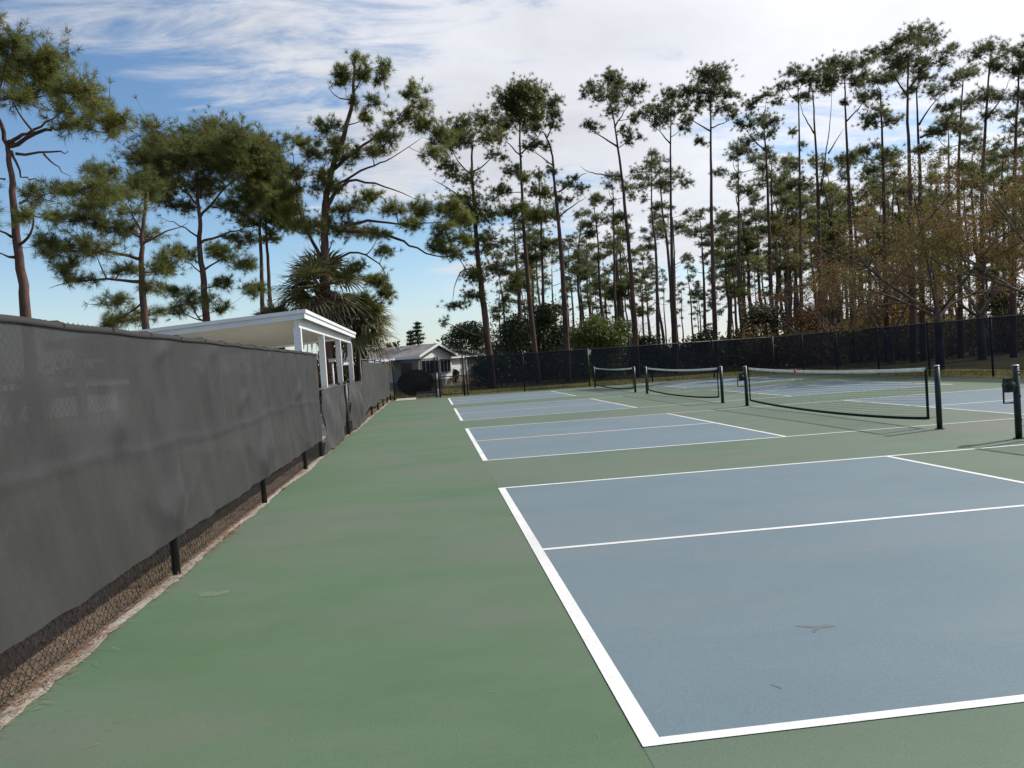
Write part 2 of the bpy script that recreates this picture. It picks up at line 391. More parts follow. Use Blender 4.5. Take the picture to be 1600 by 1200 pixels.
# ragged concrete edging between the court paint and the fence
kb = MB(); ys = np.arange(-5, 34.5, 0.07)
w1 = np.cumsum(rng.normal(0, 0.004, len(ys))); w1 -= np.linspace(0, w1[-1], len(ys))
for i, y in enumerate(ys):
    e = -2.572 + 0.010*math.sin(y*0.7+1) + 0.012*math.sin(y*2.3) + float(np.clip(w1[i], -.02, .02)) + rng.normal(0, 0.007)
    kb.v += [(-2.652+rng.normal(0, .006), y, -0.04), (-2.640+rng.normal(0, .005), y, 0.011+rng.normal(0, .002)), (e-0.03, y, 0.012+rng.normal(0, .002)), (e, y, 0.003)]
    if i:
        n = len(kb.v)-8
        for k in range(3): kb.f.append((n+k, n+4+k, n+5+k, n+1+k))
struct(kb.build('concrete_edging', M['concrete']))
pad = MB(); pad.box(-2.35, -1.45, 33.2, 35.6, -0.05, 0.02); struct(pad.build('gate_pad', M['slab']))

# ------------------------------------------------------------------ fences
def chain(b, p0, p1, z0, z1, step, r, sides):
    """woven diamond fabric between two ground points, as zigzag wires"""
    p0, p1 = Vector(p0), Vector(p1); Ld = (p1-p0).length; e = (p1-p0)/Ld
    nrm = Vector((e.y, -e.x)); nw = int(Ld/step); nz = int((z1-z0)/step)
    for i in range(nw):
        pts = []
        for j in range(nz+1):
            s_ = step*(i + (1 if (j+i) % 2 else 0)); wv = 0.002*(1 if j % 2 else -1)
            p = p0+e*s_+nrm*wv
            pts.append((p.x, p.y, z0+j*step))
        if sides == 2:
            n0 = len(b.v)
            for (x, y, z) in pts:
                b.v += [(x-e.x*r*1.3, y-e.y*r*1.3, z), (x+e.x*r*1.3, y+e.y*r*1.3, z)]
            for j in range(nz):
                a = n0+2*j; b.f.append((a, a+1, a+3, a+2))
        else:
            b.tube(pts, r, 3, False)
def fence(label, p0, p1, posts, h, nrm, step=0.034, sides=2, pr=0.03, group=None, thick=(), rail=True, zlow=0.03, ph=None):
    """nrm: unit vector on the ground towards the side the posts stand on"""
    p0, p1 = Vector(p0), Vector(p1); e = (p1-p0).normalized(); Ld = (p1-p0).length
    root = empty('chain_link_fence', (p0.x, p0.y, 0), label, 'fence', group)
    nv = Vector(nrm); ht, h = h, (ph or h)
    for s_ in posts:
        r = pr*1.35 if s_ in thick else pr
        p = p0+e*s_+nv*(pr+0.004)
        b = MB(); b.tube([(p.x, p.y, -0.05), (p.x, p.y, h)], r, 12)
        o = b.build('post', M['blackpipe'], root, True)
        b = MB(); b.tube([(p.x, p.y, h), (p.x, p.y, h+0.02), (p.x, p.y, h+0.035)], [r*1.12, r*1.1, r*0.5], 12)
        b.build('post_cap', M['blackpipe'], o)
    h = ht
    if rail:
        b = MB(); q0, q1 = p0+nv*(pr+0.004), p1+nv*(pr+0.004)
        b.tube([(q0.x, q0.y, h-0.035), (q1.x, q1.y, h-0.035)], 0.021, 8); b.build('top_rail', M['blackpipe'], root, True)
    b = MB(); b.tube([(p0.x, p0.y, zlow+0.03), (p1.x, p1.y, zlow+0.03)], 0.0025, 5); b.build('tension_wire', M['wire'], root)
    b = MB(); chain(b, p0, p1, zlow, h+0.02, step, 0.0019, sides)
    stuff(b.build('chain_link_mesh', M['wire'], root))
    return root
NEAR0 = -4.0
fence('tall black chain-link fence under the long grey screen in the left foreground', (FX, NEAR0), (FX, 11.05),
      [0.25-NEAR0-.02, 3.28-NEAR0, 6.38-NEAR0, 9.33-NEAR0, 11.05-NEAR0, 0.2], 1.795, (1, 0), step=0.032, sides=3, rail=False, ph=1.70)
fence('low black chain-link fence beside the white pavilion', (FX, 11.1), (FX, 19.6), [3.3, 4.45, 4.65, 8.45], 1.18, (1, 0), thick=(4.45,))
fence('tall black chain-link fence between the low fence and the gate corner', (FX, 19.7), (FX, BX), [0.05, 3.1, 6.1, 9.1, 12.1, 14.9], 1.80, (1, 0))
fence('short black chain-link fence panel with dark cloth left of the open gate', (FX+.1, BX), (-0.42, BX), [0.12, 2.1], 1.86, (0, -1), pr=0.033)
fence('long black chain-link fence across the back of the courts', (0.98, BX), (RX, BX), [0.02, 2.75, 5.9, 9.0, 12.1, 15.15], 1.81, (0, -1), pr=0.033, thick=(15.15,))
fence('long black chain-link fence along the right side of the courts', (RX, BX-.12), (RX, 2.0), [2.95+3.05*k for k in range(10)], 1.80, (-1, 0), pr=0.033)
# walk-through gate without cloth
g = empty('walk_gate', (-0.3, BX, 0), 'narrow black chain-link gate without cloth between the dark panels', 'gate')
for x in (-0.30, 0.86):
    b = MB(); b.tube([(x, BX-.04, -.05), (x, BX-.04, 1.88)], 0.045, 12); b.build('gate_post', M['blackpipe'], g, True)
for z in (0.10, 0.93, 1.75):
    b = MB(); b.tube([(-0.20, BX-.04, z), (0.76, BX-.04, z)], 0.021, 8); b.build('gate_rail', M['blackpipe'], g, True)
for x in (-0.22, 0.78):
    b = MB(); b.tube([(x, BX-.04, 0.08), (x, BX-.04, 1.77)], 0.021, 8); b.build('gate_stile', M['blackpipe'], g, True)
b = MB(); chain(b, (-0.2, BX-.04), (0.76, BX-.04), 0.1, 1.74, 0.034, 0.0019, 2); stuff(b.build('chain_link_mesh', M['wire'], g))
b = MB(); b.box(0.73, 0.82, BX-.10, BX-.07, 0.98, 1.03); b.build('latch', M['galv'], g)

# ---- windscreens
def screen(name, label, p0, p1, nrm, zb, zt, disp, material, hem=None, du=0.045, dz=0.045, group=None):
    p0, p1, nv = Vector(p0), Vector(p1), Vector(nrm)
    e = (p1-p0); Ld = e.length; e.normalize()
    nu = max(2, int(Ld/du)); nz = max(2, int(1.6/dz))
    b = MB()
    for i in range(nu+1):
        s_ = Ld*i/nu; z0, z1 = zb(s_), zt(s_)
        for j in range(nz+1):
            t = j/nz; z = z0+(z1-z0)*t
            q = p0+e*s_+nv*disp(s_, t)
            b.v.append((q.x, q.y, z))
    for i in range(nu):
        for j in range(nz):
            a = i*(nz+1)+j; b.f.append((a, a+nz+1, a+nz+2, a+1))
    root = empty(name, (p0.x, p0.y, zb(0)), label, 'windscreen', group)
    b.build('cloth', material, root, True)
    if hem:
        hb = MB(); hh = hem
        for i in range(nu+1):
            s_ = Ld*i/nu; z1 = zt(s_)
            for (t, dd, dzz) in ((1.0, -0.002, 0.003), (1.0, 0.003, 0.0), (0.985, 0.005, -hh*.5), (0.97, 0.012, -hh), (0.965, 0.0, -hh-.002)):
                q = p0+e*s_+nv*(disp(s_, t)+dd); hb.v.append((q.x, q.y, z1+dzz))
        for i in range(nu):
            for j in range(4):
                a = i*5+j; hb.f.append((a, a+5, a+6, a+1))
        hb.build('hem', M['greyhem'], root, True)
    return root
def bumpf(x, w): return math.exp(-(x/w)**2)
def vnoise(seed):
    r = np.random.default_rng(seed); ph = r.uniform(0, 6.28, 12); fr = r.uniform(0.7, 1.3, 12)
    def f(x, y):
        return (math.sin(1.1*fr[0]*x+ph[0])*math.cos(2.0*fr[1]*y+ph[1]) + 0.5*math.sin(2.3*fr[2]*x+1.7*y+ph[2])
                + 0.33*math.sin(4.9*fr[3]*x-3.1*y+ph[3]) + 0.22*math.sin(9.1*fr[4]*x+5.0*y+ph[4]) + 0.12*math.sin(17*fr[5]*x-8*y+ph[5]))
    return f
vn = vnoise(3)
near_posts = [0.23, 3.28, 6.38, 9.33]
dents = [(2.30, 0.60, 0.16, 0.10, 0.035), (2.15, 0.68, 0.05, 0.12, -0.02), (5.6, 0.62, 0.22, 0.05, 0.02), (3.15, 0.17, 0.25, 0.10, 0.030),
         (6.3, 0.2, 0.28, 0.13, 0.035), (7.0, 0.93, 0.3, 0.05, 0.02), (4.6, 0.95, 0.25, 0.05, 0.025), (3.25, 0.93, 0.22, 0.04, 0.030), (8.9, 0.6, 0.18, 0.06, 0.025), (9.8, 0.85, 0.3, 0.1, 0.02)]
def d_near(s_, t):
    y = s_+NEAR0
    d = 0.070 + 0.013*vn(y*1.6, t*2.4) + 0.0055*vn(y*6.1+2, t*7+y)
    # taut between ties at the top: shallow scallops with creases fading downward
    ph = (y % 1.02)/1.02
    d += 0.013*math.sin(math.pi*ph)*math.exp(-(1-t)*5.5)
    d += 0.006*math.sin(26*y+3*math.sin(2*y))*math.exp(-(1-t)*7)*(0.3+0.7*min(1, max(0, (y-5)/4)))
    if y > 5: d += 0.016*math.sin(7.5*y+1.6*math.sin(3*t)+math.sin(2.3*y))*min(1, (y-5)/3)*(0.25+0.75*t)
    d += 0.008*bumpf(t-0.47-0.02*math.sin(y)-.008*math.sin(4*y), 0.018)
    for yp in near_posts:
        d += 0.030*bumpf(y-yp, 0.10)*(0.25+0.75*(1-t)**1.5)
        k = abs(y-yp)*0.9 + 0.02
        d += 0.012*bumpf((t-0.05)-k*0.35, 0.05)*bumpf(y-yp, 0.7)
    for (yc, tc_, wy, wt, a) in dents:
        yy = (y-yc); tt = (t-tc_)-0.18*yy
        d += 1.4*a*bumpf(yy, wy)*bumpf(tt, wt)
    return 0.072+(d-0.072)*(1-.8*max(0, t)**5)
zb_near = lambda s_: 0.302-0.014*math.sin(math.pi*((s_+NEAR0-.23)/3.05 % 1))+0.005*math.sin(5.3*s_)+0.003*math.sin(13*s_)
zt_near = lambda s_: 1.772+0.003*math.sin(6.16*(s_+NEAR0))-0.002*math.sin(1.3*s_)
near_screen = screen('grey_windscreen', 'long taut grey windscreen cloth on the tall fence in the left foreground', (FX, NEAR0), (FX, 11.02), (1, 0), zb_near, zt_near, d_near, M['greyscreen'], hem=0.032, du=0.03, dz=0.03)
for k in range(22):                                 # ties that lash the hem to the mesh
    yt = -3.6+k*.66; zt_ = zt_near(yt-NEAR0)
    b = MB(); b.tube([(FX-.012, yt, zt_+.012), (FX+.05, yt+.004, zt_+.014), (FX+.088, yt+.002, zt_-.008), (FX+.086, yt, zt_-.022)], .0035, 5)
    b.build('tie', M['wire'], near_screen)
vn2 = vnoise(9)
def d_low(s_, t):
    return 0.10+0.034*vn2(s_*1.3, t*1.3) + 0.045*math.sin(3.2*s_+5.5*t+math.sin(2*s_))*math.sin(math.pi*min(1, t+.1)) + 0.014*math.sin(6.5*s_-4*t)
screen('grey_windscreen', 'sagging wrinkled grey cloth on the low fence next to the long screen', (FX, 11.15), (FX, 14.55), (1, 0), lambda s_: 0.035+0.02*math.sin(3*s_), lambda s_: 1.17-0.025*math.sin(math.pi*s_/3.4), d_low, M['fadedscreen'], du=0.04, dz=0.04)
screen('grey_windscreen', 'short bulging grey cloth on the low fence beyond its dark post', (FX, 15.85), (FX, 19.55), (1, 0), lambda s_: 0.05+0.03*math.sin(2*s_+1), lambda s_: 1.17-0.03*math.sin(math.pi*s_/3.7), lambda s_, t: d_low(s_+5, t)+0.03*math.sin(math.pi*t), M['fadedscreen'], du=0.04, dz=0.04)
def d_far(s_, t): return 0.075+0.02*vn2(s_*0.9+4, t*2)+0.01*math.sin(9*s_)*(1-t)
screen('grey_windscreen', 'smooth grey cloth on the tall fence just before the gate corner', (FX, 19.8), (FX, 34.2), (1, 0), lambda s_: 0.30+0.05*math.sin(1.1*s_)-0.12*bumpf(s_, 1.2), lambda s_: 1.73-0.03*math.sin(math.pi*s_/14.4), d_far, M['fadedscreen'], du=0.08, dz=0.05)
d_back = lambda s_, t: 0.082+0.012*vn2(s_*0.8, t*1.5)
screen('black_windscreen', 'dark see-through cloth on the fence panel left of the gate', (FX+.2, BX), (-0.45, BX), (0, -1), lambda s_: 0.20, lambda s_: 1.80, d_back, M['blackscreen2'], du=0.1, dz=0.1)
screen('black_windscreen', 'black see-through cloth on the back fence right of the gate', (1.08, BX), (6.85, BX), (0, -1), lambda s_: 0.19+.012*math.sin(s_), lambda s_: 1.78-.035*math.sin(math.pi*s_/5.8)-.06*max(0, s_/5.8-.8), d_back, M['blackscreen'], du=0.1, dz=0.1)
screen('black_windscreen', 'black see-through cloth on the back fence behind the nets', (7.02, BX), (RX-.12, BX), (0, -1), lambda s_: 0.20+.012*math.sin(s_*1.2), lambda s_: 1.77-.012*math.sin(s_), d_back, M['blackscreen'], du=0.1, dz=0.1)
screen('black_windscreen', 'long black see-through cloth on the right side fence', (RX, BX-.2), (RX, 2.1), (-1, 0), lambda s_: 0.21+.015*math.sin(s_), lambda s_: 1.77-.010*math.sin(2*s_), d_back, M['blackscreen'], du=0.12, dz=0.1)
# torn flap where two back screens meet
b = MB(); prev = None
pts = [(0, 0), (.10, .02), (.19, -.03), (.16, -.12), (.11, -.26), (.06, -.2), (.02, -.1)]
b.prism(pts, Vector((6.86, BX-.10, 1.74)), Vector((1, 0, 0)), Vector((0, 0.05, 1)), Vector((0, -1, 0)), 0, 0.004)
tag(b.build('torn_cloth_flap', M['tape']), 'small torn pale cloth flap hanging where two black screens meet', 'cloth')

# ------------------------------------------------------------------ nets
def net(c, label, crank):
    y0, y1 = c*SP-0.51, c*SP+CW+0.51; x = CL/2; Ly = y1-y0
    root = empty('pickleball_net', (x, (y0+y1)/2, 0), label, 'net', 'pickleball nets across the courts')
    for y in (y0, y1):
        b = MB(); b.tube([(x, y, 0), (x, y, 0.925)], 0.040, 16); p = b.build('post', M['netpost'], root, True)
        b = MB(); b.tube([(x, y, 0.925), (x, y, 0.937), (x, y, 0.943)], [0.043, 0.042, 0.025], 16); b.build('post_cap', M['galv'], p, True)
        b = MB(); b.tube([(x, y, 0), (x, y, 0.012)], 0.065, 16); b.build('post_collar', M['netpost'], p)
        sg = 1 if y == y0 else -1
        for z in (0.25, 0.55, 0.82):
            b = MB(); b.tube([(x, y+sg*0.045, z), (x, y+sg*0.06, z+.01), (x, y+sg*.062, z-.02)], 0.006, 5); b.build('lacing_hook', M['netpost'], p)
    ya, yb = y0+0.26, y1-0.20
    top = lambda s_: 0.905-0.055*(4*s_*(1-s_))
    bot = lambda s_: 0.125-0.085*(4*s_*(1-s_))**0.8
    n = 60
    def band(zlo, zhi, th, name, material, uneven=0.0):
        b = MB()
        for i in range(n+1):
            s_ = i/n; y = ya+(yb-ya)*s_; a, h_ = zlo(s_), zhi(s_)
            w = th+uneven*math.sin(31*s_)
            for (dx, z) in ((-w, a), (w, a), (w*1.1, (a+h_)/2), (w, h_-.004), (0, h_), (-w, h_-.004), (-w*1.1, (a+h_)/2)):
                b.v.append((x+dx, y, z))
            if i:
                m0 = (i-1)*7
                for k in range(7): b.f.append((m0+k, m0+(k+1) % 7, m0+7+(k+1) % 7, m0+7+k))
        b.f.append(tuple(range(6, -1, -1))); b.f.append(tuple(n*7+k for k in range(7)))
        return b.build(name, material, root, True)
    band(lambda s_: top(s_)-0.055, top, 0.006, 'headband', M['tape'], 0.001)
    band(bot, lambda s_: bot(s_)+0.045, 0.005, 'bottom_band', M['netblack'])
    for s_ in (0.0, 1.0):
        y = ya+(yb-ya)*s_; b = MB(); b.box(x-.0065, x+.0065, y-.025, y+.025, bot(s_)+.002, top(s_)-.02); b.build('side_tape', M['netblack'], root)
    b = MB(); w = 0.0013; pitch = 0.042
    for k in range(int((yb-ya)/pitch)+1):
        y = ya+k*pitch; s_ = (y-ya)/(yb-ya); b.quad((x, y-w, bot(s_)+.03), (x, y+w, bot(s_)+.03), (x, y+w, top(s_)-.03), (x, y-w, top(s_)-.03))
    nr = 19
    for j in range(1, nr):
        t = j/nr; prev = None
        for i in range(n+1):
            s_ = i/n; y = ya+(yb-ya)*s_; z = bot(s_)+.02+(top(s_)-bot(s_)-.05)*t
            if prev: b.quad((x+.0006, prev[0], prev[1]-w), (x+.0006, y, z-w), (x+.0006, y, z+w), (x+.0006, prev[0], prev[1]+w))
            prev = (y, z)
    stuff(b.build('netting', M['netblack'], root))
    for (y, q, e_) in ((y0, ya, 0), (y1, yb, 1)):
        for (za, zb2, rr2) in ((0.885, top(e_)-.008, .004), (0.18, 0.155, .003), (0.66, 0.66, .003), (0.86, 0.85, .007)):
            b = MB(); b.tube([(x, y, za), (x, q, zb2)], rr2, 5); b.build('tension_cord', M['netblack'], root)
    if crank:
        b = MB(); b.box(x-.16, x-.045, y1-.035, y1+.035, 0.60, 0.78)
        w_ = b.build('winch', M['netpost'], root)
        b = MB(); b.tube([(x-.10, y1-.06, .69), (x-.10, y1+.06, .69)], 0.055, 14); b.build('winch_drum', M['netpost'], w_, True)
        b = MB(); b.tube([(x-.15, y1-.05, 0.72), (x-.22, y1-.05, 0.70), (x-.22, y1-.05, 0.47), (x-.08, y1-.05, 0.47)], 0.012, 8)
        b.build('crank_handle', M['netpost'], w_, True)
    return root
net(0, 'pickleball net at the right edge with only its winch post showing', True)
net(1, 'nearest whole pickleball net with white tape and a winch on its far post', True)
net(2, 'middle pickleball net, second of the three whole nets from the back', False)
net(3, 'farthest and smallest pickleball net near the back fence', False)
p = at_x(1243, 581, CL/2)
b = MB(); x = CL/2-.012
b.tube([(x, p.y, p.z+.055), (x, p.y, p.z+.04), (x, p.y, p.z+.02), (x, p.y, p.z-.03), (x, p.y, p.z-.05)], [0.014, 0.022, 0.018, 0.034, 0.03], 10)
tag(b.build('red_tag', M['red'], None, True), 'small red tag clipped on the white net tape', 'tag')

# ------------------------------------------------------------------ pavilion
PX = -3.40
pav = empty('white_pavilion', (-5.6, 19.9, 0), 'open white flat-roofed pavilion with square posts behind the low fence', 'pavilion')
EX, EY, EZ = Vector((1, 0, 0)), Vector((0, 1, 0)), Vector((0, 0, 1))
xe, xw, yf, yb_ = -3.17, -8.4, 14.2, 25.45
slope = 0.068
zt = lambda x: 2.80+slope*(x-xe)
npan = 19; pw = (yb_-yf-0.2)/npan
for k in range(npan):
    y = yf+0.10+k*pw; b = MB()
    poly = [(xw+.05, zt(xw+.05)-.13), (xe-.05, zt(xe-.05)-.13), (xe-.05, zt(xe-.05)-.03), (xw+.05, zt(xw+.05)-.03)]
    b.prism(poly, Vector((0, 0, 0)), EX, EZ, EY, y+0.012, y+pw-0.012)
    b.build('roof_panel', M['cream'], pav); b = MB()
    b.prism([(xw+.05, zt(xw+.05)-.122), (xe-.05, zt(xe-.05)-.122), (xe-.05, zt(xe-.05)-.1), (xw+.05, zt(xw+.05)-.1)], Vector((0, 0, 0)), EX, EZ, EY, y-0.009, y+0.009)
    b.build('panel_seam', M['cream'], pav)
def fascia(o, ea, en, length, zf, name='fascia'):
    b = MB()
    prof = [(0, -.19), (.02, -.19), (.02, -.085), (.05, -.075), (.05, .0), (0, .0)]
    n = 2
    for t in (0, length):
        for (d, z) in prof:
            q = o+ea*t+en*d; b.v.append((q.x, q.y, zf(q)+z))
    k = len(prof)
    for i in range(k):
        j = (i+1) % k; b.f.append((i, j, k+j, k+i))
    b.f.append(tuple(range(k-1, -1, -1))); b.f.append(tuple(range(k, 2*k)))
    return b.build(name, M['white'], pav)
fascia(Vector((xe-.05, yf, 0)), EY, EX, yb_-yf, lambda q: 2.80)
fascia(Vector((xe-.052, yf+.05, 0)), -EX, -EY, xe-xw-.05, lambda q: zt(q.x))
fascia(Vector((xw+.05, yb_-.05, 0)), EX, EY, xe-xw-.102, lambda q: zt(q.x))
b = MB(); b.box(PX-.05, PX+.05, yf+.15, yb_-.1, 2.43, 2.60); b.build('beam', M['white'], pav)
b = MB(); b.box(xw+.5, xw+.6, yf+.15, yb_-.1, 2.08, 2.27); b.build('beam', M['white'], pav)
for y in (14.42, 18.05, 21.75, 25.2):
    b = MB(); b.box(PX-.075, PX+.075, y-.075, y+.075, -0.05, 2.428); b.build('post', M['white'], pav)
    b = MB(); b.box(xw+.475, xw+.625, y-.075, y+.075, -0.05, 2.078); b.build('post', M['white'], pav)
b = MB(); b.box(xw-.2, PX+.25, yf-.2, yb_+.2, -0.06, 0.01); struct(b.build('pavilion_slab', M['slab']))
# lamp post and chairs seen between the pavilion posts
b = empty('white_lamp_post', (-4.6, 22.6, 0), 'white pole lamp with box head seen between the pavilion posts', 'lamp')
p = at(519, 563, 27.2); b.location = (p.x, 27.2, 0)
q = MB(); q.tube([(p.x, 27.2, 0), (p.x, 27.2, p.z-.06)], 0.032, 10); q.build('pole', M['white'], b, True)
q = MB(); q.box(p.x-.12, p.x+.12, 27.1, 27.3, p.z-.06, p.z+.04); q.build('lamp_head', M['white'], b)
q = MB(); q.box(p.x-.15, p.x+.15, 27.07, 27.33, p.z+.042, p.z+.06); q.build('lamp_lid', M['white'], b)
def chair(u, Y, label):
    p = at(u, 590, Y); x = p.x; o = empty('white_chair', (x, Y, 0), label, 'chair', 'white chairs in the pavilion')
    q = MB(); q.box(x-.24, x+.24, Y-.24, Y+.22, 0.42, 0.46); q.build('seat', M['white'], o)
    for k in range(4):
        q = MB(); q.box(x-.22+k*.125, x-.15+k*.125, Y+.22, Y+.25, 0.47, 0.98); q.build('back_slat', M['white'], o)
    q = MB(); q.box(x-.25, x+.25, Y+.215, Y+.255, 0.98, 1.06); q.build('back_rail', M['white'], o)
    for sx in (-1, 1):
        for yy in (Y-.22, Y+.20):
            q = MB(); q.box(x+sx*.22-.02, x+sx*.22+.02, yy-.02, yy+.02, 0, 0.418); q.build('leg', M['white'], o)
        q = MB(); q.box(x+sx*.25-.03, x+sx*.25+.03, Y-.24, Y+.21, 0.64, 0.67); q.build('armrest', M['white'], o)
chair(516, 23.6, 'white chair left of the third pavilion post')
chair(541, 24.6, 'white slatted chair between the last two pavilion posts')

# ------------------------------------------------------------------ houses
def house_obj(o, e1, e2, W, L, eave, ridge, name, label, detail=True, over=0.35, skirt=0.55):
    """gable end along e1 (width W) at origin o, long axis e2 (length L)"""
    root = empty(name, o, label, 'house')
    b = MB(); b.obox(o, e1, e2, EZ, 0.03, W-.03, 0.03, L-.03, 0, skirt); b.build('skirting', M['stone'], root)
    poly = [(0, skirt), (W, skirt), (W, eave), (W/2, ridge-.06), (0, eave)]
    b = MB(); b.prism(poly, o, e1, EZ, e2, 0, L); b.build('wall', M['siding'], root)
    sl_ = (ridge-eave)/(W/2)
    for sgn, a0, a1 in ((1, -over, W/2), (-1, W+over, W/2)):
        z0 = ridge-sl_*(W/2+over)
        b = MB(); b.prism([(a0, z0), (a1, ridge), (a1, ridge+.09), (a0, z0+.09)], o, e1, EZ, e2, -over, L+over)
        rf = b.build('roof', M['roof'], root)
        b = MB(); b.obox(o, e1, e2, EZ, min(a0, a0-sgn*.05), max(a0, a0-sgn*.05), -over-.01, L+over+.01, z0-.09, z0+.10); b.build('eave_fascia', M['white'], rf)
        for (t0, t1) in ((-over-.045, -over-.004), (L+over+.004, L+over+.045)):
            b = MB(); b.prism([(a0, z0-.06), (a1, ridge-.06), (a1, ridge+.11), (a0, z0+.11)], o, e1, EZ, e2, t0, t1); b.build('gable_fascia', M['white'], rf)
    return root
def house_window(root, o, ea, en, a0, a1, z0, z1, nb, material=None):
    b = MB(); b.obox(o, ea, en, EZ, a0-.06, a1+.06, -.05, .0, z0-.06, z1+.06); w = b.build('window', M['white'], root)
    wd = (a1-a0)/nb
    for k in range(nb):
        b = MB(); b.obox(o, ea, en, EZ, a0+k*wd+.03, a0+(k+1)*wd-.03, -.058, -.051, z0, z1); b.build('pane', M['glass'], w)
A = Vector((-1.50, 53.65, -0.05)); Bc = Vector((0.95, 57.6, -0.05))
e1 = (Bc-A); W1 = e1.length; e1.normalize(); e2 = Vector((-e1.y, e1.x, 0))
h1 = house_obj(A, e1, e2, W1, 15, 2.36, 3.10, 'grey_roofed_house', 'white house with grey shingle gable roof behind the gate')
house_window(h1, A, e1, e2, .35, 2.5, 1.05, 1.95, 4)
house_window(h1, A, e1, e2, 2.9, 4.4, 1.05, 1.95, 3)
# carport / screened porch along the long side that faces the courts
b = MB(); b.obox(A, e2, -e1, EZ, 2.6, 14.6, .02, .30, .5, 2.2); b.build('screened_porch', M['porch'], h1)
house_window(h1, A+e2*0, e2, e1, .5, 1.5, 1.1, 1.9, 1)
b = MB(); b.prism([(.3, 2.16), (2.6, 1.98), (2.6, 2.06), (.3, 2.26)], A, -e1, EZ, e2, 1.6, 15); b.build('porch_roof', M['white'], h1)
p = at(704, 590, 72); e = Vector((.6, .8, 0))
h2 = house_obj(Vector((p.x, 72, -.05)), Vector((-.8, .6, 0)), e, 5.0, 6.5, 2.35, 3.0, 'white_house', 'bright white low house beyond the right side of the gate')
house_window(h2, Vector((p.x, 72, -.05)), e, Vector((-.8, .6, 0)), 4.5, 5.6, 1.1, 2.0, 2)
p = at(140, 600, 26)
h3 = house_obj(Vector((-14, 32.5, -.05)), Vector((-1, 0, 0)), Vector((0, -1, 0)), 4.5, 10, 1.75, 2.05, 'white_house', 'white house glimpsed through the grey screen at far left')

# ------------------------------------------------------------------ pines
def needles(centers, axes, n, length, width, spread, r):
    """starburst tufts: n narrow triangles per tuft, (k,3) centres and axes"""
    k = len(centers)
    d = r.normal(size=(k, n, 3)); d /= np.linalg.norm(d, axis=2, keepdims=True)
    d = axes[:, None, :]*r.uniform(0.35, 1.0, (k, n, 1)) + d*spread
    d /= np.linalg.norm(d, axis=2, keepdims=True)
    ln = length*r.uniform(0.65, 1.15, (k, n, 1))
    side = np.cross(d, r.normal(size=(k, n, 3))); side /= np.linalg.norm(side, axis=2, keepdims=True)+1e-9
    base = centers[:, None, :] + d*0.02 - axes[:, None, :]*r.uniform(0, 0.10, (k, n, 1))
    w = width*r.uniform(0.7, 1.3, (k, n, 1))
    tip = base + d*ln; tip[:, :, 2] -= 0.12*ln[:, :, 0]*r.uniform(0, 1, (k, n))
    V = np.stack([base-side*w, base+side*w, tip], axis=2)
    return V.reshape(-1, 3, 3)
def bez(a, b, c, n):
    return [a*(1-t)**2+b*2*t*(1-t)+c*t*t for t in [i/n for i in range(n+1)]]
def path_at(path, z):
    for i in range(len(path)-1):
        if (path[i].z-z)*(path[i+1].z-z) <= 0 and abs(path[i+1].z-path[i].z) > 1e-6:
            t = (z-path[i].z)/(path[i+1].z-path[i].z); return path[i].lerp(path[i+1], t), i+t
    return (path[-1], len(path)-1.0) if z > path[-1].z else (path[0], 0.0)
def smooth_path(pts, sub=4):
    out = []
    for i in range(len(pts)-1):
        p0, p1, p2, p3 = pts[max(i-1, 0)], pts[i], pts[i+1], pts[min(i+2, len(pts)-1)]
        for j in range(sub):
            t = j/sub
            out.append(0.5*((2*p1)+(p2-p0)*t+(2*p0-5*p1+4*p2-p3)*t*t+(3*p1-p0-3*p2+p3)*t**3))
    out.append(pts[-1]); return out
